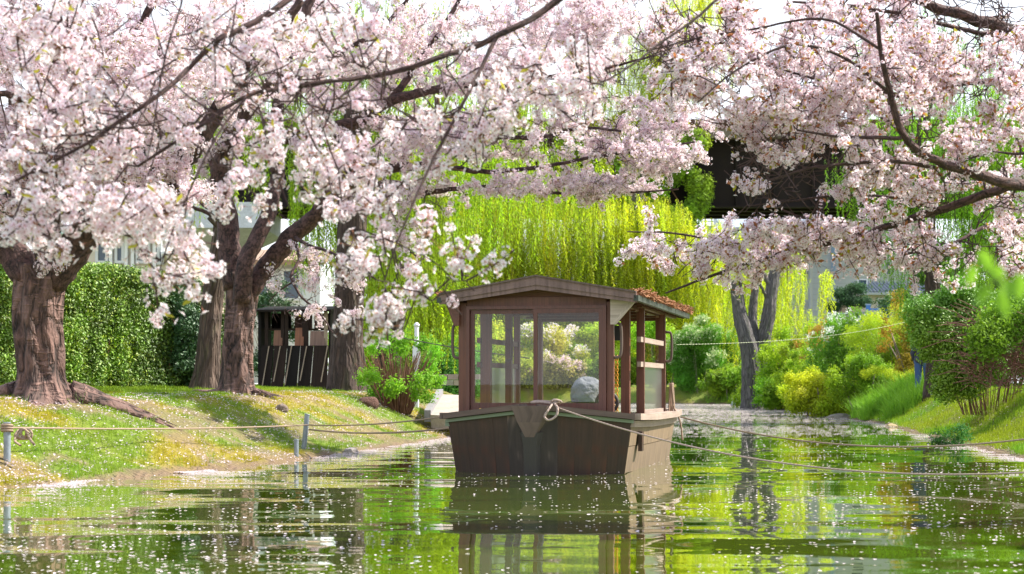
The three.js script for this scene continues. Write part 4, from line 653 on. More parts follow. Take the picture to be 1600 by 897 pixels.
// cherry standing beside the viewer, its thin boughs hanging close overhead
{
  const t = new Tree(404), s = cherry('near cherry tree whose thin boughs hang across the top left of the view', null), base = onGround(4.4, 6.4, -0.1);
  part('trunk', trunkGeo([base, V(4.4, 1.6, -6.4), V(4.1, 2.7, -6.5), V(3.8, 3.3, -6.6)], 0.2, 0.15, { seed: 9, flare: 0.5 }), MAT.cherryBark, s);
  t.limb([V(3.85, 3.2, -6.6), V(2.6, 3.7, -7), V(1.4, 3.4, -7.4), P(900, -25, 7.6)], 0.07, 0.018);
  t.limb([V(3.85, 3.2, -6.6), V(2, 4.3, -6.8), V(0, 4.1, -7.2), P(520, -60, 7.6)], 0.08, 0.02);
  const L = (p, a, b) => t.limb(px3(p), a, b);
  L([[900, -25, 7.6], [860, 8, 7.6], [800, 45, 7.5], [735, 75, 7.5], [680, 92, 7.4], [620, 112, 7.4], [560, 122, 7.4], [500, 128, 7.3], [440, 140, 7.3], [390, 147, 7.2], [330, 185, 7.2], [270, 225, 7.1], [215, 260, 7.1]], 0.017, 0.006);
  L([[520, -60, 7.6], [450, 0, 7.4], [395, 36, 7.3], [339, 62, 7.2], [305, 98, 7.2], [272, 129, 7.1], [225, 165, 7], [178, 196, 7], [130, 228, 6.9], [80, 254, 6.9], [20, 285, 6.8]], 0.018, 0.005);
  L([[776, 58, 7.5], [750, 110, 7.4], [722, 165, 7.3], [700, 205, 7.2], [672, 260, 7.1], [645, 320, 7], [620, 380, 6.9], [600, 440, 6.9]], 0.01, 0.003);
  L([[290, -40, 7], [282, 10, 6.9], [262, 70, 6.8], [248, 140, 6.7], [240, 200, 6.7], [226, 265, 6.6]], 0.005, 0.0025);
  L([[500, -30, 8.2], [508, 20, 8.1], [520, 55, 8], [540, 90, 8]], 0.008, 0.004);
  L([[1130, -10, 8], [1080, 35, 7.9], [1030, 68, 7.8], [990, 100, 7.7], [940, 130, 7.6]], 0.008, 0.003);
  L([[388, 147, 7.2], [340, 210, 7], [300, 290, 6.8], [270, 360, 6.7], [250, 420, 6.6]], 0.006, 0.0025);
  L([[600, 320, 7], [560, 340, 7.2], [500, 330, 7.4], [540, 350, 7.2], [620, 381, 7], [680, 410, 6.9], [710, 440, 6.9]], 0.004, 0.0025);
  L([[80, 254, 6.9], [60, 310, 6.7], [50, 370, 6.6], [55, 420, 6.5]], 0.004, 0.0025);
  t.gate = 0.36; t.grow(t.targets([[130, 200, 6.9, 150, 90, 0.5, 60], [330, 130, 7.1, 130, 110, 0.5, 60], [60, 330, 6.6, 60, 80, 0.3, 16], [250, 360, 6.6, 60, 70, 0.3, 18], [520, 110, 7.4, 130, 90, 0.4, 50], [700, 160, 7.3, 110, 100, 0.4, 36], [610, 400, 6.9, 80, 60, 0.25, 15], [560, 500, 6.9, 40, 20, 0.2, 5], [560, 280, 7.1, 90, 60, 0.4, 24], [430, 250, 7, 120, 70, 0.4, 30], [900, 130, 7.6, 100, 60, 0.4, 22], [80, 60, 7, 90, 70, 0.4, 34], [600, 520, 6.9, 30, 14, 0.15, 3], [690, 450, 6.9, 60, 24, 0.2, 10], [270, 420, 6.6, 50, 40, 0.3, 14], [150, 330, 6.6, 60, 40, 0.3, 16]]), { twigs: 1, spread: 0.03, step: 0.075, flower: 0.62, r0: 0.0025, max: 0.6 });
  const lines = t.limbs.filter(([, rad]) => rad[0] > 0.0045).flatMap(([c]) => c.map(pix)); console.log('D', t.finish(s, 'left', MAT.bough, 0.9, (p) => { const [x, y] = pix(p); return t.r() < 0.25 || !lines.some(([a, b]) => (a - x) ** 2 + (b - y) ** 2 < 400); })); rebase(s, base);
}

// ---------- other trunks on the left bank ----------
{ const s = thing('bare_tree', 'bare dark trunk leaning beside the twisted cherry, cut off above', 'tree', footOf(322, 29, -0.1)), b = s.position.clone(), q = (x, y, d) => P(x, y, d).sub(b);
  part('trunk', trunkGeo([V(0, 0, 0), q(326, 540, 29.0), q(332, 470, 29.0), q(343, 400, 28.9), q(348, 352, 28.9)], 0.215, 0.15, { seed: 12, flare: 0.3, ridges: 11, depth: 0.09, twist: 0.2 }), MAT.willowBark, s);
  part('limb', new Geo().tube(curve([q(347, 360, 28.9), q(335, 348, 28.8), q(326, 340, 28.8)], 8), [0.07, 0.065, 0.06, 0.06, 0.055, 0.05, 0.05, 0.045, 0.04], 8).build(), MAT.willowBark, s); part('limb', new Geo().tube(curve([q(348, 356, 28.9), q(350, 330, 28.8), q(352, 305, 28.8)], 8), [0.1, 0.09, 0.085, 0.08, 0.075, 0.07, 0.065, 0.06, 0.055], 8).build(), MAT.willowBark, s); }
willow('willow with thick deeply grooved trunk left of the brown stemmed bush', [[[footOf(541, 36, -0.1), P(543, 540, 36), P(546, 450, 36), P(551, 350, 36), P(556, 240, 36), P(556, 150, 36)], 0.34, 0.25, true], [px3([[556, 240, 36], [590, 170, 36.5], [640, 90, 37]]), 0.1, 0.05], [px3([[555, 260, 36], [520, 200, 36.3], [470, 120, 36.6]]), 0.1, 0.05]], MAT.darkBark, [[620, 60, 38, 130, 90, 2, 260, 3.2], [470, 90, 38, 120, 80, 2, 240, 3], [640, 260, 38, 90, 60, 1.5, 190, 3], [500, 300, 38, 60, 40, 1, 120, 2], [330, 150, 39, 80, 70, 1.5, 140, 2.4], [760, 150, 40, 120, 80, 2, 200, 3]], { seed: 21, col: [0.40, 0.56, 0.015], fat: 1.3, group: null });
willow('willow with dark leaning trunk behind the bush beside the boat', [[[footOf(602, 42, -0.1), P(612, 510, 42.0), P(628, 455, 42.0), P(650, 395, 42.2), P(668, 330, 42.5), P(675, 250, 43.0)], 0.30, 0.2, true], [px3([[668, 330, 42.5], [720, 250, 44], [780, 190, 45]]), 0.1, 0.05]], MAT.darkBark, [[720, 230, 45, 110, 60, 2, 220, 3], [600, 300, 45, 80, 60, 2, 220, 4], [700, 370, 46, 70, 50, 1.5, 180, 3.2], [860, 260, 46, 120, 40, 2, 160, 2.2]], { seed: 22, col: [0.48, 0.62, 0.015], fat: 1.4 });

// ---------- hedge ----------
{
  const s = thing('hedge', 'clipped evergreen hedge along the left bank behind the cherry trunks', 'hedge', footOf(120, 29)), b = s.position.clone(), r = rng(61), mats = [], cols = [], core = new Geo();
  const A = P(-160, 600, 26), B = P(322, 600, 32.5), dir = B.clone().sub(A), len = dir.length(); dir.normalize(); const nrm = V(-dir.z, 0, dir.x); if (nrm.z < 0) nrm.negate();
  for (let k = 0; k < 40; k++) { const u = k / 40, v = (k + 1) / 40, p = A.clone().addScaledVector(dir, u * len), q = A.clone().addScaledVector(dir, v * len), h = 1.7 + 0.25 * noise(k * 0.7, 2), g0 = ground(p.x, -p.z); p.y = q.y = g0 + h / 2; core.bar(p.sub(b), q.sub(b), 0.45 + 0.16 * noise(k, 4), h); }
  part('twig_core', core.build(), std([0.03, 0.035, 0.015], 1, { map: rep(mottle, 3, 3) }), s);
  for (let k = 0; k < 32000; k++) {
    const u = r(), top = r() < 0.22, p = A.clone().addScaledVector(dir, u * len), H = 2.12 + 0.12 * (noise(u * 40, 1) - 0.5) - 0.12 * ss(0.85, 1, u), lump = 0.12 * (fbm(u * 26, r() * 0 + 3, 0, 2) - 0.5); let y = top ? H + R(r, -0.12, 0.05) : H * r(); const w = top ? R(r, -0.45, 0.45) : 0.34 + R(r, -0.12, 0.14) + lump + 0.16 * (noise(u * 18, y * 3, 1) - 0.5);
    p.addScaledVector(nrm, w); p.y = ground(p.x, -p.z) + y; if (y < 0.1) continue;
    put(mats, p.sub(b), along(nrm.clone().multiplyScalar(0.8).add(V(0, top ? 1.2 : 0.3, 0)).add(randDir(r).multiplyScalar(0.8)), r() * 6.28), R(r, 0.5, 0.95));
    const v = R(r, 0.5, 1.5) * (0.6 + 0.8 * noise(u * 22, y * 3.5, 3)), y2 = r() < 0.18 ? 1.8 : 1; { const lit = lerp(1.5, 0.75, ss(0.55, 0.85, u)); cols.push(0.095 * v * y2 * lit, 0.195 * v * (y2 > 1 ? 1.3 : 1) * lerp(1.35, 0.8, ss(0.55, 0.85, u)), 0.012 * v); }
  }
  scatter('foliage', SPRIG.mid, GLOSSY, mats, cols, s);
  const g = new Geo(); for (let k = 0; k < 34; k++) { const p = A.clone().addScaledVector(dir, len * (k + R(r, 0.2, 0.8)) / 34).addScaledVector(nrm, 0.33); p.y = ground(p.x, -p.z) - 0.05; const q = p.clone().add(V(R(r, -0.15, 0.15), R(r, 0.7, 1.4), 0)); g.tube([p.sub(b), q.sub(b)], [0.02, 0.01], 5, null, false); } part('stem', g.build(), STEM, s, true);
}
shrub('dark evergreen shrub in shade at the end of the hedge', 285, 31.3, 1.2, 2.0, { leaves: 2600, sprig: 'mid', col: [0.045, 0.12, 0.03], mat: GLOSSY, seed: 71 });
shrub('small dark shrub peeping out left of the wooden board shelter', 424, 42, 1.2, 2.6, { leaves: 1500, sprig: 'mid', col: [0.045, 0.13, 0.03], mat: GLOSSY, seed: 72 });

// ---------- wooden board shelter ----------
{
  const d = 38, f = footOf(455, d), s = thing('board_shelter', 'dark weathered wooden board shelter with three open bays behind the cherries', 'shelter', f, -0.1), k = d / FOCAL, X = (x) => (x - 455) * k, Y = (y) => EYE - (y - 600) * k - f.y;
  const dk = [woodMap([0.016, 0.009, 0.006], { roughness: 1 }), woodMap([0.032, 0.018, 0.012], { roughness: 1 }), woodMap([0.011, 0.008, 0.006], { roughness: 1 })], br = [woodMap([0.24, 0.11, 0.06]), woodMap([0.30, 0.12, 0.06]), woodMap([0.27, 0.16, 0.12])], pl = woodMap([0.42, 0.32, 0.22]), r = rng(8);
  const xs = [404, 424, 445, 466, 487, 514];
  for (let i = 0; i < 5; i++) part('plank', new Geo().slab(V(X(xs[i] + 1), 0, 0.16), V(X(xs[i + 1] - 1), 0, 0.16), V(X(xs[i + 1] + (i < 4 ? 3 : 0)), Y(540), 0.0), V(X(xs[i] + 4), Y(540), 0.0), 0.04).build(), dk[i % 3], s);
  for (const [x0, x1] of [[412, 420], [430, 438], [448, 456], [472, 480], [505, 513]]) part('batten', new Geo().bar(V(X(x0), R(r, 0.05, 0.3), 0.19), V(X(x1), Y(541), 0.03), 0.022, 0.02, V(0, 0, 1)).build(), pl, s);
  for (let i = 0; i < 3; i++) { const x0 = [408, 446, 478][i], x1 = [440, 474, 508][i]; part('panel', new Geo().slab(V(X(x0 + [18, 14, 6][i]), Y(540), -0.02), V(X(x1), Y(540), -0.02), V(X(x1), Y([516, 512, 517][i]), -0.1), V(X(x0 + [18, 14, 6][i]), Y([516, 512, 517][i]), -0.1), 0.03).build(), br[i], s); part('shelf', new Geo().box(X(x0), X(x1), Y(515), Y(513), -0.9, -0.12).build(), dk[1], s); part('back_board', new Geo().box(X(x0), X(x1), Y(514), Y(487), -0.95, -0.9).build(), i ? br[2] : dk[0], s); }
  for (const x of [414, 440, 446, 474, 478]) part('post', new Geo().box(X(x - 2.5), X(x + 2.5), Y(545), Y(483), -0.14, -0.06).build(), dk[1], s);
  part('post', new Geo().box(X(506), X(511), Y(542), Y(484), -0.14, -0.06).build(), pl, s);
  part('side_wall', new Geo().box(X(402), X(406), 0, Y(484), -1.0, 0).build(), dk[2], s); part('side_wall', new Geo().box(X(512), X(515), 0, Y(484), -1.0, -0.16).build(), dk[2], s);
  part('roof', new Geo().slab(V(X(396), Y(484), 0.12), V(X(520), Y(484), 0.12), V(X(520), Y(474), -1.4), V(X(396), Y(474), -1.4), 0.05).build(), dk[0], s);
}

// ---------- bush with many brown stems beside the boat ----------
shrub('bush of dense upright brown stems with fresh green leaves left of the boat', 622, 32, 1.45, 1.5, { sprig: 'mid', leaves: 950, col: [0.22, 0.46, 0.02], scale: 0.85, stems: 170, sr: 0.0095, smat: std([0.20, 0.095, 0.06], 0.9), lean: 0.5, seed: 81, lobes: (() => { const q = rng(5), o = []; for (let k = 0; k < 30; k++) { const a = q() * 6.28, y = R(q, 0.25, 1.5), w = 0.35 + 0.45 * Math.sin(Math.min(1, y / 1.2) * 2.2); o.push([Math.cos(a) * w, y, Math.sin(a) * w, R(q, 0.10, 0.19)]); } return o; })() });
{ const g = new THREE.IcosahedronGeometry(0.15, 6), p = g.attributes.position; for (let i = 0; i < p.count; i++) { const v = V(p.getX(i), p.getY(i), p.getZ(i)), m = 0.7 + 0.6 * fbm(v.x * 5 + 3, v.y * 5, v.z * 5 + 2, 3); p.setXYZ(i, v.x * m * 1.5, v.y * m, v.z * m); } g.computeVertexNormals(); const m = single('stump', g, std([0.16, 0.08, 0.06], 0.95, { bumpMap: rep(roughN, 3, 3), bumpScale: 0.05 }), 'low ragged red brown stump between the grooved trunk and the bush', 'stump'); m.position.copy(footOf(574, 30.5, 0.03)); }
// stones
function rock(name, label, cat, pos, sx, sy, sz, seed, col, group) { const g = new THREE.IcosahedronGeometry(1, 14), p = g.attributes.position; for (let i = 0; i < p.count; i++) { const v = V(p.getX(i), p.getY(i), p.getZ(i)), m = 0.78 + 0.42 * fbm(v.x * 1.6 + seed, v.y * 1.6 + 4, v.z * 1.6 + 7, 4) + 0.09 * fbm(v.x * 8, v.y * 8, v.z * 8 + seed, 3); p.setXYZ(i, v.x * m * sx, Math.max(-0.4 * sy, v.y * m * sy), v.z * m * sz); } g.computeVertexNormals(); const m = single(name, g, std(col, 0.9), label, cat, group); m.position.copy(pos); return m; }
rock('boulder', 'big rounded grey boulder on the far bank seen through the boat window', 'boulder', footOf(917, 83.2, 0.35), 0.82, 0.85, 0.7, 3, [0.15, 0.155, 0.17]);
rock('stone', 'flat brown stone half buried in front of the largest cherry', 'stone', footOf(44, 20.6, 0.0), 0.26, 0.10, 0.2, 5, [0.30, 0.22, 0.14]);
rock('stone', 'small pinkish stone beside the roots of the largest cherry', 'stone', footOf(76, 20.4, 0.0), 0.11, 0.08, 0.1, 6, [0.34, 0.20, 0.17]);
rock('stone', 'small dark stone on the slope below the twisted cherry', 'stone', footOf(440, 25.5, 0.02), 0.1, 0.09, 0.1, 7, [0.16, 0.12, 0.10]);
rock('stone', 'pale stone at the waterline under the leaning stake', 'stone', footOf(548, 23.4, 0.03), 0.1, 0.07, 0.09, 8, [0.32, 0.28, 0.26]);
{ // stone ramp and low wall beyond the bush
  const s = thing('stone_ramp', 'pale stone ramp sloping to the water between bush and boat', 'ramp', footOf(690, 33)), b = s.position.clone();
  part('slab', new Geo().slab(P(672, 648, 31).sub(b), P(735, 652, 30).sub(b), P(735, 618, 34.5).sub(b), P(690, 616, 35).sub(b), 0.25).build(), std([0.42, 0.35, 0.30], 0.95, { map: rep(mottle, 1, 1) }), s);
  part('kerb', new Geo().bar(P(668, 650, 31).sub(b), P(688, 616, 35).sub(b), 0.12, 0.22).build(), std([0.25, 0.24, 0.25], 0.95, { map: rep(mottle, 2, 2) }), s);
  const w = thing('stone_wall', 'low grey wall of long stone blocks just left of the boat cabin', 'wall', footOf(712, 44)), c = w.position.clone(), r = rng(2);
  for (let j = 0; j < 2; j++) for (let k = 0; k < 4; k++) { const x = 676 + k * 17 + j * 7, p = P(x, 598 - j * 9, 44).sub(c), q = P(x + 16, 598 - j * 9, 44).sub(c); part('stone', new Geo().bar(p, q, 0.35, 0.14).build(), std([0.33 + 0.1 * r(), 0.33 + 0.08 * r(), 0.33], 0.95, { map: rep(mottle, 2, 2) }), w); } }
{ const f = footOf(651, 34.5), s = thing('white_post', 'slim white post standing behind the brown stemmed bush', 'post', f), m = std([0.72, 0.74, 0.8], 0.6); part('shaft', new Geo().tube([V(0, -0.1, 0), V(0, 1.7, 0)], [0.05, 0.045], 10).build(), m, s); part('cap', new Geo().tube([V(0, 1.7, 0), V(0, 1.74, 0), V(0, 1.78, 0)], [0.06, 0.06, 0.02], 10).build(), m, s); part('plate', new Geo().box(-0.08, 0.08, 0.9, 1.3, 0.052, 0.07).build(), m, s); }

// ---------- far willows and the greenery round the bend ----------
willow('large yellow green willow filling the bend behind the boat', [[[footOf(790, 104, -0.1), P(792, 500, 104), P(800, 380, 104), P(810, 250, 104), P(820, 120, 104)], 0.5, 0.3, true], [px3([[800, 380, 104], [720, 280, 102], [640, 200, 100]]), 0.22, 0.08], [px3([[805, 300, 104], [900, 220, 101], [1000, 160, 99]]), 0.22, 0.08]], MAT.greyBark,
  [[820, 322, 100, 270, 30, 3, 900, 9.5], [820, 365, 100, 260, 40, 3, 500, 8], [700, 400, 101, 150, 60, 3, 480, 6.5], [930, 400, 100, 150, 60, 3, 520, 7], [840, 440, 103, 260, 60, 3, 560, 5.5], [600, 420, 102, 80, 70, 3, 240, 5.5]], { seed: 31, every: 60, fat: 2.5, col: [0.74, 0.76, 0.012] });
willow('tall willow with strands hanging in front of the bridge and against the sky', [[[footOf(985, 102, -0.1), P(985, 480, 102), P(992, 330, 101), P(1020, 150, 100), P(1050, 20, 100)], 0.45, 0.25, true], [px3([[1020, 150, 100], [1080, 40, 99], [1120, -60, 98]]), 0.2, 0.08]], MAT.greyBark,
  [[1090, -20, 97, 80, 40, 3, 190, 5.5], [1040, 60, 97, 60, 60, 3, 160, 4.5], [960, 100, 97, 90, 70, 3, 260, 5], [1010, 340, 101, 80, 40, 2, 320, 8], [1090, 370, 100, 70, 40, 3, 340, 7], [1060, 440, 101, 90, 40, 2, 240, 5]], { seed: 32, every: 40, fat: 2.1, col: [0.70, 0.74, 0.012] });
willow('two stemmed grey willow on the right bank at the bend', [[[footOf(1176, 66, -0.1), P(1172, 560, 66), P(1164, 520, 66), P(1156, 490, 66.2), P(1150, 440, 66.4)], 0.46, 0.22, true], [[footOf(1188, 66.4, 0.2), P(1190, 545, 66.4), P(1200, 500, 66.4), P(1206, 450, 66.6), P(1214, 415, 66.8), P(1230, 380, 67)], 0.34, 0.2, true], [px3([[1184, 552, 66.2], [1176, 500, 66.8], [1180, 450, 67.2], [1186, 400, 67.6]]), 0.22, 0.12], [px3([[1206, 450, 66.6], [1190, 425, 66.4], [1170, 400, 66.2]]), 0.12, 0.06], [px3([[1200, 470, 66.5], [1185, 440, 66], [1168, 420, 65.6]]), 0.07, 0.04]], MAT.greyBark,
  [[1140, 375, 68, 60, 35, 3, 170, 2.6], [1210, 370, 69, 50, 35, 2, 130, 2.6], [1245, 440, 68, 26, 30, 2, 34, 1.6], [1180, 440, 73, 60, 40, 2, 200, 3.4], [1240, 490, 70, 50, 16, 2, 100, 1.6], [1290, 425, 62, 12, 6, 0.6, 22, 2.2]], { seed: 33, every: 40, fat: 1.6, col: [0.66, 0.72, 0.012] });
willow('green willow at the right with thin dark trunk behind the blossom', [[[footOf(1460, 40, -0.1), P(1462, 500, 40), P(1452, 400, 40), P(1450, 330, 40), P(1440, 240, 40), P(1450, 150, 40)], 0.2, 0.13, true], [px3([[1450, 330, 40], [1500, 240, 40.5], [1560, 160, 41]]), 0.08, 0.04], [px3([[1445, 260, 40], [1400, 200, 40], [1360, 170, 40]]), 0.07, 0.03]], MAT.darkBark,
  [[1450, 190, 41, 120, 70, 2, 300, 3.0], [1560, 180, 42, 80, 90, 2, 260, 3.2], [1560, 320, 42, 70, 60, 2, 180, 2.6], [1390, 320, 41, 50, 50, 1.5, 50, 1.8], [1410, 420, 40, 24, 16, 1, 14, 1.4], [1330, 250, 42, 50, 40, 1.5, 40, 1.6], [1460, 60, 43, 120, 60, 2, 140, 2.4], [1340, 80, 43, 50, 40, 1.5, 60, 2]], { seed: 34, every: 14, fat: 1.2, col: [0.26, 0.48, 0.015] });
// shrubs, far to near
shrub('round shrub tipped with white flower sprays at the far bend', 1098, 82.3, 3.8, 3.5, { dy: -0.55, leaves: 4200, sprig: 'thin', scale: 2.0, col: [0.13, 0.34, 0.02], flowers: 620, fs: 2.0, fcol: [0.60, 0.68, 0.36], seed: 41 });
const farShrub = (px, d, w, h, col, label, n = 2600, o = {}) => shrub(label, px, d, w, h, { leaves: n, sprig: 'mid', scale: 2.2, col, seed: px, stems: 10, sr: 0.03, ...o });
farShrub(700, 88, 5, 2.7, [0.189, 0.405, 0.017], 'mid green shrub on the far bank seen beside the cabin left edge');
farShrub(620, 62, 3.4, 2.3, [0.189, 0.405, 0.021], 'leafy green shrub on the left bank behind the white post', 2600, { scale: 1.5 });
farShrub(700, 60, 3.0, 2.0, [0.081, 0.230, 0.021], 'dark green shrub above the low stone wall', 2400, { scale: 1.5 });
farShrub(560, 48, 2.6, 2.2, [0.270, 0.486, 0.021], 'bright green shrub glimpsed right of the grooved trunk', 2200, { scale: 1.3 });
farShrub(780, 90, 5, 3.0, [0.459, 0.540, 0.028], 'yellow green shrub on the far bank behind the left window pane');
farShrub(862, 89, 4.4, 3.2, [0.513, 0.540, 0.042], 'pale olive shrub on the far bank left of the boulder', 2400, { flowers: 500, fs: 2, fcol: [0.8, 0.72, 0.74] });
farShrub(955, 90, 4.4, 3.2, [0.405, 0.567, 0.021], 'bright shrub on the far bank right of the boulder', 2400);
farShrub(1035, 86, 4.2, 3.2, [0.324, 0.540, 0.021], 'green shrub on the far bank behind the boat stern', 2400);
farShrub(1252, 64, 3.6, 3.0, [0.297, 0.459, 0.014], 'tall yellow green shrub right of the two stemmed willow', 3600, { scale: 1.5 });
farShrub(1226, 62, 2.2, 1.7, [0.270, 0.459, 0.014], 'low green shrub at the waterline under the two stemmed willow', 1800, { scale: 1.4 });
farShrub(1330, 55, 3.2, 2.5, [0.162, 0.351, 0.021], 'shrub with white flowers and pale bare stems on the right bank', 2600, { scale: 1.2, flowers: 200, fs: 1.1, stems: 16, sr: 0.03, lean: 0.5 });
farShrub(1285, 50, 2.7, 1.5, [0.486, 0.567, 0.017], 'bright lime shrub overhanging the right waterline', 3000, { scale: 1.1 });
farShrub(1390, 50, 2.6, 2.4, [0.42, 0.55, 0.02], 'golden green twiggy shrub behind the long grass', 2800, { scale: 1.0, sprig: 'thin', stems: 30, sr: 0.012 });
farShrub(1425, 46, 1.6, 2.6, [0.45, 0.30, 0.03], 'shrub with orange red young leaves left of the large bush', 1300, { scale: 0.9 });
farShrub(1292, 60, 2.4, 2.6, [0.405, 0.270, 0.035], 'shrub with reddish spring leaves behind the lime shrub', 1300, { scale: 1.2 });
farShrub(1425, 58, 3.2, 3.1, [0.068, 0.189, 0.014], 'dark evergreen shrub below the blossom at right', 2600, { scale: 1.3, mat: GLOSSY });
{ const f = footOf(1395, 45), s = thing('daylily_clump', 'low yellow flowering clump on the right bank', 'flowers', f), lob = []; for (let k = 0; k < 8; k++) lob.push([-0.7 + k * 0.2, 0.75 + 0.1 * Math.sin(k), -0.1, 0.14]); foliage('foliage', s, lob, 400, 'small', [0.62, 0.62, 0.03], { seed: 5, scale: 1 }); stems(s, 60, 0.8, 0.9, 0.006, std([0.2, 0.3, 0.04], 0.9), 4, 0.5); }
farShrub(1570, 44, 4.0, 2.6, [0.12, 0.25, 0.02], 'dark green shrub behind the large bush at the right edge', 2600, { scale: 1.2 });
farShrub(1500, 52, 3.6, 2.6, [0.12, 0.28, 0.02], 'shrub behind the person on the right bank', 2400, { scale: 1.3 });
{ const lob = [], r = rng(17); for (let k = 0; k < 150; k++) { const px = R(r, 430, 1400), d = R(r, 119, 127), x = (px - 800) / FOCAL * d; lob.push([x, R(r, 0.6, 2.6), -d, R(r, 1.0, 1.7)]); } const g = new THREE.Group(); const o = foliage('shrubbery', scene, lob, 15000, 'big', [0.20, 0.34, 0.02], { seed: 77, scale: 2.2, jitter: 0.45 }); tag(o, 'unbroken green shrubbery far beyond the bend under the bridge', 'shrubbery'); }
farShrub(800, 86, 3.6, 2.2, [0.34, 0.42, 0.03], 'low shrub at the far waterline seen through the left window pane', 2200, { dy: -0.4 });
farShrub(868, 85.6, 3.2, 2.0, [0.36, 0.36, 0.08], 'low pinkish flowering shrub beside the boulder', 2000, { dy: -0.4, flowers: 420, fs: 1.6, fcol: [0.8, 0.62, 0.68] });
farShrub(960, 85.6, 2.6, 2.2, [0.24, 0.40, 0.02], 'low green shrub at the far waterline right of the boulder', 1800, { dy: -0.4 });
farShrub(1150, 80, 3.4, 1.5, [0.24, 0.42, 0.02], 'low bright shrub before the two stemmed willow', 1700, { dy: -0.35 });
farShrub(1272, 57, 2.8, 2.1, [0.30, 0.46, 0.015], 'fresh green shrub between the reddish shrub and the lime shrub', 2400, { scale: 1.2 });
farShrub(1352, 47.5, 2.2, 1.5, [0.27, 0.45, 0.015], 'low fresh green shrub just right of the lime shrub', 2200, { scale: 1.0 });
farShrub(1200, 68, 2.8, 1.8, [0.28, 0.46, 0.015], 'low fresh shrub around the foot of the two stemmed willow', 2000, { scale: 1.4 });
farShrub(1405, 48.5, 1.8, 2.0, [0.34, 0.46, 0.02], 'loose light green shrub rising out of the long grass', 1700, { scale: 1.0, sprig: 'thin' });
// large bush at the right edge
shrub('large bush at the right edge with green leaves and red brown bare twigs', 1545, 29.5, 2.7, 2.0, { leaves: 5200, sprig: 'mid', scale: 0.8, col: [0.19, 0.36, 0.015], mat: GLOSSY, jitter: 0.5, stems: 60, sr: 0.007, smat: STEM, lean: 0.5, seed: 51, lobes: [[-1.22, 1.35, 0.2, 0.26], [-1.25, 1.75, 0.1, 0.32], [-1.2, 1.05, 0.3, 0.16], [-0.75, 1.4, 0.2, 0.45], [-0.6, 0.9, 0.35, 0.45], [-0.2, 1.7, 0, 0.5], [-0.85, 0.5, 0.4, 0.32], [0.2, 1.5, 0.1, 0.45], [-0.2, 1.1, 0.5, 0.4], [-0.45, 0.55, 0.5, 0.3], [0.5, 1.85, 0, 0.4], [-0.9, 1.8, -0.2, 0.35], [-0.55, 2.1, 0, 0.3], [0.0, 0.75, 0.55, 0.2], [0.9, 1.6, 0, 0.4]] });
{ const s = thing('twiggy_shrub', 'dense red brown bare twigs low at the right edge above the grass', 'shrub', footOf(1612, 28)), g = new Geo(), r = rng(52); for (let k = 0; k < 420; k++) { const a = V(R(r, -0.9, 1.0), R(r, 0.1, 1.2), R(r, -0.5, 0.35)), d = V(R(r, -1, 0.25), R(r, -0.15, 0.5), R(r, -0.4, 0.6)).normalize(), L = R(r, 0.35, 0.9), m = a.clone().addScaledVector(d, L * 0.5).add(V(0, 0.05, 0)); g.tube([a, m, a.clone().addScaledVector(d, L).add(V(0, -0.04, 0))], [0.008, 0.006, 0.004], 4, null, false); } part('twig', g.build(), std([0.20, 0.09, 0.07], 0.9), s, true); foliage('foliage', s, [[-0.6, 1.2, 0.3, 0.4], [0.2, 1.3, 0.3, 0.5], [-0.9, 0.9, 0.5, 0.35], [0.4, 0.9, 0.5, 0.4]], 1300, 'mid', [0.17, 0.34, 0.015], { seed: 6 }); }
for (const [px, d, h, lab] of [[1496, 25.5, 0.32, 'small leafy sapling on bare earth under the large bush'], [1470, 27, 0.25, 'tiny green sprout at the edge of the bare earth patch']]) shrub(lab, px, d, h * 1.2, h * 1.3, { name: 'seedling', cat: 'plant', leaves: 60, sprig: 'small', scale: 1.2, col: [0.08, 0.26, 0.04], stems: 3, sr: 0.005, n: 5 });
rock('stone', 'flat grey stone at the right waterline below the lime shrub', 'stone', footOf(1312, 47.5, 0.02), 0.4, 0.16, 0.3, 21, [0.22, 0.19, 0.17]);
rock('stone', 'small brown stone at the waterline before the long grass', 'stone', footOf(1393, 37.4, 0.0), 0.14, 0.1, 0.12, 22, [0.34, 0.26, 0.14]);
rock('stone', 'pale low stone at the waterline left of the lime shrub', 'stone', footOf(1262, 52.5, 0.0), 0.3, 0.14, 0.25, 23, [0.24, 0.21, 0.20]);
rock('stone', 'rounded pale stone in the bottom right corner of the view', 'stone', V(3.26, 0.0, -9.6), 0.24, 0.26, 0.5, 24, [0.46, 0.40, 0.37]);
{ const p = P(1166, 628, 74); p.y = 0.06; const s = thing('concrete_block', 'small white concrete block at the waterline by the bend', 'block', p), g = new Geo(); g.hexa([V(-0.62, 0, 0.3), V(0.62, 0, 0.3), V(0.62, 0, -0.3), V(-0.62, 0, -0.3)].reverse(), [V(-0.6, 0.26, 0.28), V(0.6, 0.26, 0.28), V(0.6, 0.26, -0.28), V(-0.6, 0.26, -0.28)].reverse()); part('body', g.build(), std([0.68, 0.76, 0.78], 0.8, { map: rep(mottle, 1, 1) }), s); part('base', box(-0.66, 0.66, -0.25, 0, -0.34, 0.34), std([0.2, 0.2, 0.2], 0.9), s); }
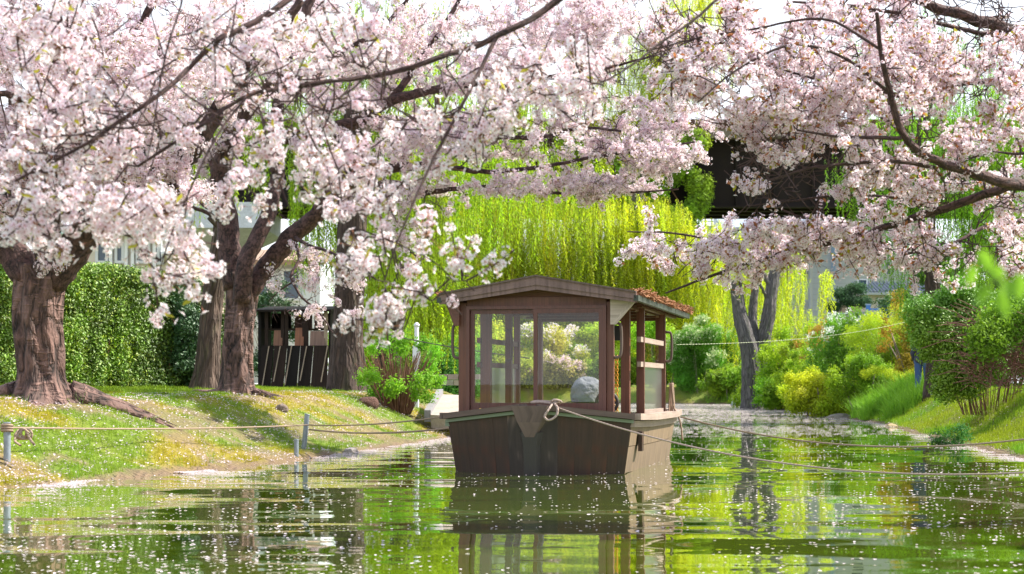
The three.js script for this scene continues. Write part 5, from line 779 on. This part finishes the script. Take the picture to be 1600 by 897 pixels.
// near leaves of a branch that hangs into the view at the right
{
  const s = thing('leafy_branch', 'out of focus fresh green leaves hanging close at the right edge', 'branch', null), base = P(1640, 395, 1.9), g = new Geo(), r = rng(66), m = leafMat([0.22, 0.42, 0.03], 0.5);
  const br = curve([base, P(1600, 410, 1.9), P(1560, 440, 1.9), P(1530, 450, 1.9)], 12); g.tube(br, br.map((_, k) => 0.002 - k * 0.0001), 6, null, false); part('twig', g.build(), MAT.twig, s);
  for (const [x, y, d, L] of [[1527, 405, 1.9, 0.034], [1520, 425, 1.9, 0.03], [1545, 430, 1.9, 0.034], [1560, 465, 1.9, 0.036], [1575, 450, 1.9, 0.03], [1590, 440, 1.9, 0.034], [1540, 455, 1.9, 0.028]]) {
    const lg = new Geo(), dir = randDir(r); dir.y = -Math.abs(dir.y) - 0.4; dir.z *= 0.4; dir.normalize(); const sd = V(0, 0, 1).cross(dir).normalize(), b = V(0, 0, 0), n = 6; for (let k = 0; k < n; k++) { const u = k / n, v = (k + 1) / n, w = (t) => 0.26 * L * Math.sin(Math.PI * Math.pow(t, 0.8)), q = (t, e) => dir.clone().multiplyScalar(t * L).addScaledVector(sd, e * w(t)).add(V(0, 0, Math.abs(e) * 0.006 - t * t * 0.01)); lg.quad(q(u, 0), q(u, 1), q(v, 1), q(v, 0)); lg.quad(q(u, -1), q(u, 0), q(v, 0), q(v, -1)); } const me = part('leaf', lg.build(), m, s); me.position.copy(P(x, y - 14, d));
  }
  rebase(s, base);
}

// ---------- bridge across the canal ----------
{
  const D = 110, s = thing('bridge', 'dark brown steel girder bridge on pale concrete piers crossing high over the canal', 'bridge', V(0, 0, -D)), k = D / FOCAL, X = (x) => (x - 800) * k, Y = (y) => EYE - (y - 600) * k;
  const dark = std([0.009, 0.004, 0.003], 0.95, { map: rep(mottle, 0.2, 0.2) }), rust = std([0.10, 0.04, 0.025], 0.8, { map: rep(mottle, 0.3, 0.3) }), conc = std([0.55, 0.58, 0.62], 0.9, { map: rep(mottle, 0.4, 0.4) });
  const x0 = X(-260), x1 = X(1900), W = 7;
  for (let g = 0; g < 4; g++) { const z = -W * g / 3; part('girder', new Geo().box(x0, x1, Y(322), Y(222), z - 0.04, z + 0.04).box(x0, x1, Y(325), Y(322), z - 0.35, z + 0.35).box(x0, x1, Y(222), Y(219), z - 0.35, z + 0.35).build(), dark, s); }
  for (let i = 0; i < 36; i++) { const x = lerp(x0, x1, (i + 0.5) / 36); part('stiffener', box(x - 0.05, x + 0.05, Y(322) + 0.02, Y(222) - 0.02, 0.045, 0.3), dark, s); }
  part('deck', box(x0, x1, Y(219), Y(206), -W - 1, 1.0), std([0.16, 0.13, 0.10], 0.9, { map: rep(mottle, 0.4, 0.4) }), s); part('parapet', box(x0, x1, Y(206), Y(190), 0.7, 1.0), rust, s); part('parapet', box(x0, x1, Y(206), Y(190), -W - 1, -W - 0.7), rust, s);
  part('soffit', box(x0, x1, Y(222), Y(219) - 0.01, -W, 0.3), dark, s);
  for (const [c, hw] of [[330, 85], [1780, 85]]) {
    const p = new Geo(), xa = X(c - hw), xb = X(c + hw), ya = Y(c < 500 ? 318 : 326), yb = Y(358), yc = Y(388), xc = X(c - 38), xd = X(c + 38), z0 = -W - 0.6, z1 = 0.9;
    p.box(xa, xb, yb, ya, z0, z1); p.hexa([V(xc, yc, z0 + 2.5), V(xd, yc, z0 + 2.5), V(xb, yb - 0.01, z0), V(xa, yb - 0.01, z0)], [V(xc, yc, z1 - 2.5), V(xd, yc, z1 - 2.5), V(xb, yb - 0.01, z1), V(xa, yb - 0.01, z1)]); const pr = part('pier', p.build(), conc, s); part('column', box(xc, xd, 0.2, yc - 0.01, z0 + 2.5, z1 - 2.5), conc, pr);
  }
  for (const g of s.children) if (g.name === 'girder' && g !== s.children[0]) g.name = 'girder';
  // ivy hanging over the girder
  const iv = thing('ivy', 'bright ivy hanging in a curtain over the bridge girder left of its dark gap', 'ivy', V(X(1020), Y(330), -D + 1.4)), lob = []; const r = rng(4); for (let q = 0; q < 46; q++) { const x = R(r, 880, 1095), top = 205 + 25 * noise(x / 30, 2), y = R(r, top, 330 + (x > 940 ? 40 : 0)); lob.push([X(x) - X(1020), Y(y) - Y(330) + 3, 0.2 * r(), R(r, 0.4, 0.9)]); }
  for (const l of lob) l[1] = Math.max(0.3, l[1]);
  foliage('foliage', iv, lob, 9000, 'big', [0.26, 0.42, 0.02], { seed: 9, scale: 1.4, jitter: 0.45 }); iv.position.y -= 3;
  part('stem', new Geo().tube([V(X(960) - X(1020), 8, -0.2), V(0, 6, -0.2), V(X(1080) - X(1020), 2, 0)], [0.05, 0.05, 0.03], 6).build(), STEM, iv);
}

// ---------- buildings ----------
const glass = std([0.06, 0.09, 0.13], 0.1), frameM = std([0.62, 0.64, 0.68], 0.5);
function windowOn(root, x0, x1, y0, y1, z, f = frameM, t = 0.08) { const w = part('window', new Geo().box(x0, x0 + t, y0, y1, z, z + 0.08).box(x1 - t, x1, y0, y1, z, z + 0.08).box(x0 + t, x1 - t, y0, y0 + t, z, z + 0.08).box(x0 + t, x1 - t, y1 - t, y1, z, z + 0.08).build(), f, root); part('pane', box(x0 + t, x1 - t, y0 + t, y1 - t, z + 0.01, z + 0.03), glass, w); return w; }
{ // long pale building right of the bend
  const D = 125, k = D / FOCAL, o = V(0, 1, -D), X = (x) => (x - 800) * k, Y = (y) => EYE - (y - 600) * k - 1, s = thing('apartment_building', 'large pale grey clad building with a narrow downpipe behind the right willows', 'building', o), siding = std([0.60, 0.63, 0.72], 0.8, { map: tex(64, 64, (u, v) => { const q = (v * 8) % 1 < 0.1 ? 0.86 : 1; return [q, q, q]; }) }); siding.map.repeat.set(0.3, 0.3);
  part('wall', box(X(1268), X(1455), 0, Y(342), -12, 0), siding, s); part('wall', box(X(1205), X(1268) - 0.01, 0, Y(432), -10, -1.5), std([0.66, 0.66, 0.70], 0.8), s);
  part('wall', box(X(1146), X(1268) - 0.01, Y(432) + 0.01, Y(352), -10, -1.5), std([0.56, 0.53, 0.50], 0.8), s);
  part('roof', new Geo().slab(V(X(1135), Y(362), -1), V(X(1280), Y(362), -1), V(X(1280), Y(330), -6), V(X(1135), Y(330), -6), 0.2).build(), std([0.28, 0.34, 0.44], 0.6), s);
  part('roof', box(X(1264), X(1460), Y(342), Y(338), -12.3, 0.3), std([0.5, 0.52, 0.58], 0.7), s); part('corner_trim', box(X(1266), X(1269.5), 0, Y(342), 0.0, 0.12), frameM, s);
  windowOn(s, X(1258), X(1268) - 0.1, Y(434), Y(398), -1.48); windowOn(s, X(1270), X(1281), Y(360), Y(342) - 0.1, 0.02); windowOn(s, X(1384), X(1392), Y(430), Y(408), 0.02); windowOn(s, X(1210), X(1240), Y(420), Y(392), -1.48); windowOn(s, X(1330), X(1350), Y(400), Y(370), 0.02);
  part('downpipe', new Geo().tube([V(X(1301), 0, 0.25), V(X(1301), Y(345), 0.25)], [0.14, 0.14], 10).build(), std([0.30, 0.42, 0.68], 0.5), s);
}
{ // small house with tiled roof
  const D = 108, k = D / FOCAL, o = V((1400 - 800) * k, 1, -D), X = (x) => (x - 1400) * k, Y = (y) => EYE - (y - 600) * k - 1, s = thing('house', 'small cream house with grey tiled roof below the pale building', 'house', o);
  part('wall', box(X(1345), X(1460), 0, Y(455), -5, 0), std([0.52, 0.46, 0.42], 0.9), s); part('roof', new Geo().slab(V(X(1338), Y(458), 0.6), V(X(1465), Y(458), 0.6), V(X(1465), Y(438), -2.4), V(X(1350), Y(438), -2.4), 0.15).build(), std([0.40, 0.44, 0.50], 0.6), s);
  for (let i = 0; i < 22; i++) { const x = X(1342 + i * 5.6); part('tile', new Geo().tube([V(x, Y(458) + 0.08, 0.62), V(x, Y(438) + 0.08, -2.4)], [0.06, 0.06], 6).build(), std([0.36, 0.40, 0.46], 0.6), s); }
  windowOn(s, X(1346), X(1362), Y(446), Y(434), 0.7 - 2.0); windowOn(s, X(1370), X(1400), Y(490), Y(466), 0.02); part('lower_wall', box(X(1318), X(1346) - 0.01, 0, Y(470), -4, -0.4), std([0.30, 0.22, 0.18], 0.9), s);
}
{ // clipped pine before it
  const f = P(1326, 510, 100), s = thing('pine_tree', 'small cloud pruned pine in front of the cream house', 'tree', V(f.x, 1, f.z)); part('trunk', trunkGeo([V(0, 0, 0), V(0.2, 2.2, 0), V(-0.1, 4, 0), V(0.2, 5.2, 0)], 0.14, 0.08, { n: 20, seg: 10 }), MAT.darkBark, s);
  foliage('foliage', s, [[-0.4, 5.4, 0, 0.55], [0.5, 5.7, 0, 0.6], [-0.9, 4.6, 0.1, 0.5], [0.9, 4.9, 0.1, 0.5], [0, 5.0, 0.3, 0.6], [-0.6, 3.8, 0, 0.4], [0.4, 3.9, 0.2, 0.45]], 1800, 'mid', [0.05, 0.13, 0.05], { seed: 3, scale: 1.5, squash: 0.6 }); }
{ // railing and blue gate post
  const D = 98, k = D / FOCAL, o = P(1345, 600, D); o.y = 1; const s = thing('railing', 'grey blue metal railing along the lane above the right bank', 'railing', o), m = std([0.25, 0.30, 0.38], 0.6), y = (q) => EYE - (q - 600) * k - 1, x = (q) => (q - 1345) * k;
  for (let i = 0; i <= 14; i++) { const q = 1302 + i * 8; part('post', box(x(q) - 0.03, x(q) + 0.03, 0, y(492 - i * 0.4), -0.03, 0.03), m, s); }
  for (const q of [491, 500, 509]) part('rail', new Geo().bar(V(x(1300), y(q), 0.06), V(x(1416), y(q - 6), 0.06), 0.05, 0.07).build(), m, s);
  const b = thing('gate_post', 'bright blue steel post standing at the railing', 'post', V((1352 - 800) * k, 1, -D + 0.8)); part('post', box(-0.12, 0.12, 0, y(478), -0.1, 0.1), std([0.06, 0.2, 0.6], 0.5), b); part('cap', box(-0.15, 0.15, y(478), y(478) + 0.08, -0.13, 0.13), std([0.3, 0.4, 0.6], 0.5), b); part('arm', box(0.13, 1.1, y(486), y(486) + 0.12, -0.06, 0.06), std([0.06, 0.2, 0.6], 0.5), b);
}
{ // tall net fence seen under the bridge
  const D = 150, k = D / FOCAL, s = thing('net_fence', 'tall pale mesh fence with green bars seen under the bridge', 'fence', V((1180 - 800) * k, 1, -D)), X = (x) => (x - 1180) * k, Y = (y) => EYE - (y - 600) * k - 1, m = std([0.14, 0.32, 0.12], 0.6), wt = std([0.62, 0.66, 0.74], 0.5);
  for (let i = 0; i < 22; i++) { const x = X(1040 + i * 10.3); part('bar', box(x - 0.05, x + 0.05, 0, Y(318), -0.05, 0.05), m, s); }
  for (const y of [330, 346, 360]) part('rail', box(X(1036), X(1262), Y(y) - 0.04, Y(y) + 0.04, 0.055, 0.12), m, s);
  part('back_panel', box(X(1036), X(1262), 0, Y(352), -0.4, -0.3), std([0.6, 0.62, 0.58], 0.8), s);
  for (const x of [1118, 1188]) part('post', new Geo().tube([V(X(x), 0, 0.4), V(X(x), Y(312), 0.4)], [0.28, 0.22], 12).build(), wt, s);
}
{ // house behind the hedge at the left
  const D = 48, k = D / FOCAL, o = P(220, 600, D); o.y = 1; const s = thing('house', 'cream two storey house with balcony railing behind the hedge', 'house', o), X = (x) => (x - 220) * k, Y = (y) => EYE - (y - 600) * k - 1, wall = std([0.62, 0.56, 0.50], 0.85), grn = std([0.42, 0.55, 0.52], 0.7), wht = std([0.76, 0.77, 0.80], 0.6);
  part('wall', box(X(60), X(262), 0, Y(368), -5, 0), wall, s); part('wall', box(X(262) + 0.01, X(292), 0, Y(395), -7, -0.5), std([0.50, 0.40, 0.33], 0.85), s);
  part('roof', box(X(50), X(268), Y(368), Y(361), -5.4, 0.5), grn, s); part('fascia', box(X(178), X(220), Y(358), Y(345), -0.2, 0.05), std([0.62, 0.25, 0.05], 0.7), s); part('eave', box(X(140), X(262), Y(343), Y(339), -0.5, 0.3), wht, s);
  const bal = part('balcony', box(X(258), X(300), Y(400), Y(396), -3.0, 0.6), wht, s); part('rail', new Geo().bar(V(X(258), Y(374), 0.55), V(X(290), Y(388), -3), 0.07, 0.07).build(), wht, bal); for (let i = 0; i < 9; i++) { const u = i / 8; part('baluster', new Geo().bar(V(lerp(X(258), X(290), u), Y(396), lerp(0.55, -3, u)), V(lerp(X(258), X(290), u), lerp(Y(374), Y(388), u), lerp(0.55, -3, u)), 0.05, 0.05, V(1, 0, 0)).build(), wht, bal); }
  for (const x of [172, 196, 206, 240]) part('pillar', box(X(x), X(x + 5), 0, Y(369) - 0.01, 0.02, 0.15), wht, s);
  windowOn(s, X(150), X(170), Y(412), Y(375), 0.02); windowOn(s, X(180), X(195), Y(412), Y(380), 0.02); windowOn(s, X(213), X(236), Y(412), Y(378), 0.02); windowOn(s, X(246), X(257), Y(414), Y(384), 0.02);
  part('post', box(X(192), X(197), Y(361), Y(330), 0.6, 0.8), grn, s);
}
{ const D = 55, k = D / FOCAL, o = P(440, 600, D); o.y = 1; const s = thing('house', 'pale house wall with window glimpsed between the forked cherry boughs', 'house', o), X = (x) => (x - 440) * k, Y = (y) => EYE - (y - 600) * k - 1; part('wall', box(X(360), X(500), 0, Y(405), -4, 0), std([0.60, 0.64, 0.68], 0.8), s); part('roof', new Geo().slab(V(X(350), Y(408), 0.5), V(X(510), Y(408), 0.5), V(X(510), Y(380), -2.5), V(X(350), Y(380), -2.5), 0.15).build(), std([0.30, 0.20, 0.14], 0.8), s); windowOn(s, X(404), X(424), Y(470), Y(420), 0.02); windowOn(s, X(440), X(470), Y(470), Y(420), 0.02); }

// ---------- trees far behind that close the view ----------
{ const r = rng(91); const cols = [[0.10, 0.22, 0.03], [0.16, 0.30, 0.03], [0.07, 0.17, 0.03], [0.22, 0.34, 0.03]], spots = [[560, 130, 6.5], [480, 118, 6], [660, 140, 7], [740, 128, 6], [830, 138, 6.6], [920, 130, 6.2], [1010, 140, 6.4], [1090, 132, 5.4], [1480, 96, 7.5], [1560, 92, 8], [1640, 88, 8.5], [1200, 160, 5.4]];
  const say = ['far green tree behind the grooved willow trunk', 'far tree beyond the board shelter', 'far tree under the bridge left of the boat', 'far tree under the bridge above the left side of the cabin', 'far tree under the bridge above the cabin roof', 'far tree under the bridge above the right side of the cabin', 'far tree under the bridge right of the cabin', 'far tree behind the round white tipped shrub', 'far tree behind the thin dark willow trunk at right', 'far tree above the large bush at the right edge', 'far tree at the outer right edge of the view', 'far low tree before the pale mesh fence'];
  spots.forEach(([px, d, h], i) => { const x = (px - 800) / FOCAL * d, s = thing('broadleaf_tree', say[i], 'tree', V(x, 1, -d), 0, 'trees far beyond the bend'); part('trunk', trunkGeo([V(0, -0.2, 0), V(0.1, h * 0.3, 0), V(0, h * 0.7, 0)], 0.22, 0.1, { n: 16, seg: 10 }), MAT.darkBark, s); foliage('crown', s, lobesFor(5.5, h, 4, 14, i + 5), 2600, 'big', cols[i % 4], { seed: i, scale: 1.9, jitter: 0.4 }); }); }

// ---------- person on the right bank ----------
{
  const f = footOf(1441, 41.5), turn = 2.6, s = thing('person', 'person in blue jeans and dark jacket standing half hidden behind the large bush', 'person', f, turn);
  const J = { hip: [0, 0.93, 0], chest: [0, 1.3, 0.01], neck: [0, 1.45, 0], head: [0, 1.58, 0.02] };
  const cap = (a, b, ra, rb) => ({ a: V(...a), b: V(...b), ra, rb });
  const legs = (g) => [cap([0.1, 0.92, 0], [0.11, 0.5, 0.02], 0.088 + g, 0.06 + g), cap([0.11, 0.5, 0.02], [0.12, 0.1, -0.02], 0.058 + g, 0.042 + g), cap([-0.1, 0.92, 0], [-0.12, 0.5, 0.04], 0.088 + g, 0.06 + g), cap([-0.12, 0.5, 0.04], [-0.14, 0.1, 0.03], 0.058 + g, 0.042 + g)];
  const feet = (g) => [cap([0.12, 0.045, -0.04], [0.14, 0.035, 0.12], 0.04 + g, 0.034 + g), cap([-0.14, 0.045, 0.01], [-0.16, 0.035, 0.17], 0.04 + g, 0.034 + g)];
  const torso = (g) => [cap([-0.07, 0.95, 0], [0.07, 0.95, 0], 0.105 + g, 0.105 + g), cap([0, 0.97, 0], [0, 1.28, 0.01], 0.12 + g, 0.13 + g), cap([-0.13, 1.36, 0], [0.13, 1.36, 0], 0.075 + g, 0.075 + g)];
  const arms = (g) => [cap([0.18, 1.37, 0], [0.24, 1.1, 0], 0.052 + g, 0.042 + g), cap([0.24, 1.1, 0], [0.2, 0.88, 0.1], 0.04 + g, 0.03 + g), cap([-0.18, 1.37, 0], [-0.24, 1.1, 0], 0.052 + g, 0.042 + g), cap([-0.24, 1.1, 0], [-0.2, 0.88, 0.1], 0.04 + g, 0.03 + g)];
  const hand = (x, sgn) => { const o = [cap([x, 0.87, 0.105], [x, 0.80, 0.13], 0.024, 0.026)]; for (let k = 0; k < 4; k++) o.push(cap([x, 0.80, 0.115 + k * 0.013], [x - sgn * 0.008, 0.75 + (k === 3 ? 0.015 : 0), 0.12 + k * 0.014], 0.0085, 0.0075)); o.push(cap([x, 0.84, 0.125], [x - sgn * 0.02, 0.79, 0.165], 0.0095, 0.008)); return o; };
  const head = [cap([0, 1.4, 0], [0, 1.5, 0.01], 0.052, 0.05), cap([0, 1.6, 0.0], [0, 1.63, 0.0], 0.088, 0.088), cap([0, 1.54, 0.04], [0, 1.56, 0.045], 0.055, 0.055), cap([0, 1.575, 0.09], [0, 1.56, 0.103], 0.01, 0.014), cap([0.083, 1.59, 0], [0.086, 1.56, -0.005], 0.016, 0.012), cap([-0.083, 1.59, 0], [-0.086, 1.56, -0.005], 0.016, 0.012)];
  const mesh = (bones, lo, hi, cell, k = 0.02) => {
    const size = Math.max(hi[0] - lo[0], hi[1] - lo[1], hi[2] - lo[2]), n = Math.ceil(size / cell) + 4, mc = new MarchingCubes(n, new THREE.MeshStandardMaterial(), false, false, 400000), c = lo.map((v, i) => (v + hi[i]) / 2), half = n * cell / 2, ab = V(0, 0, 0), ap = V(0, 0, 0), p = V(0, 0, 0);
    for (let z = 0; z < n; z++) for (let y = 0; y < n; y++) for (let x = 0; x < n; x++) { p.set(c[0] + (x - n / 2) / (n / 2) * half, c[1] + (y - n / 2) / (n / 2) * half, c[2] + (z - n / 2) / (n / 2) * half); let d = 1; for (const b of bones) { ab.subVectors(b.b, b.a); ap.subVectors(p, b.a); const t = Math.min(1, Math.max(0, ap.dot(ab) / ab.lengthSq())), q = ap.addScaledVector(ab, -t).length() - lerp(b.ra, b.rb, t), h = Math.max(k - Math.abs(d - q), 0) / k; d = Math.min(d, q) - h * h * k * 0.25; } mc.field[z * n * n + y * n + x] = -d; }
    mc.isolation = 0; mc.update(); const g = new THREE.BufferGeometry(), m = mc.count, pos = mc.positionArray.slice(0, m * 3), nor = mc.normalArray.slice(0, m * 3); for (let i = 0; i < m; i++) for (let j = 0; j < 3; j++) pos[i * 3 + j] = c[j] + pos[i * 3 + j] * half;
    g.setAttribute('position', new THREE.BufferAttribute(pos, 3)); g.setAttribute('normal', new THREE.BufferAttribute(nor, 3)); return g;
  };
  const skin = std([0.50, 0.31, 0.22], 0.6), den = std([0.05, 0.10, 0.26], 0.85), jac = std([0.05, 0.05, 0.09], 0.85);
  part('body', mergeGeometries([mesh([...legs(-0.004), ...torso(-0.006), ...arms(0)], [-0.35, 0.05, -0.2], [0.35, 1.5, 0.25], 0.02), mesh(head, [-0.12, 1.38, -0.12], [0.12, 1.76, 0.14], 0.006, 0.012), mesh(hand(0.2, 1), [0.14, 0.72, 0.06], [0.26, 0.9, 0.2], 0.004, 0.008), mesh(hand(-0.2, -1), [-0.26, 0.72, 0.06], [-0.14, 0.9, 0.2], 0.004, 0.008)]), skin, s);
  part('trousers', mesh([...legs(0.016), cap([-0.07, 0.95, 0], [0.07, 0.95, 0], 0.118, 0.118)], [-0.3, 0.04, -0.18], [0.3, 1.08, 0.2], 0.015), den, s);
  part('jacket', mesh([...torso(0.025), ...arms(0.018)], [-0.36, 0.82, -0.2], [0.36, 1.5, 0.22], 0.016), jac, s);
  for (const f2 of feet(0.008)) part('shoe', mesh([f2], [f2.a.x - 0.1, -0.02, f2.a.z - 0.08], [f2.b.x + 0.1, 0.12, f2.b.z + 0.08], 0.01), std([0.06, 0.06, 0.07], 0.6), s);
  part('hair', mesh([cap([0, 1.63, -0.02], [0, 1.645, -0.015], 0.096, 0.094), cap([0, 1.57, -0.05], [0, 1.6, -0.04], 0.07, 0.08)], [-0.12, 1.48, -0.16], [0.12, 1.76, 0.1], 0.008), std([0.02, 0.016, 0.014], 0.6), s);
  for (const x of [-0.032, 0.032]) part('eye', new THREE.SphereGeometry(0.011, 10, 8).translate(x, 1.6, 0.08), std([0.05, 0.04, 0.03], 0.3), s);
  part('mouth', new THREE.SphereGeometry(0.012, 10, 8).scale(1.6, 0.4, 0.5).translate(0, 1.528, 0.092), std([0.4, 0.16, 0.14], 0.6), s);
}

renderer.render(scene, camera);
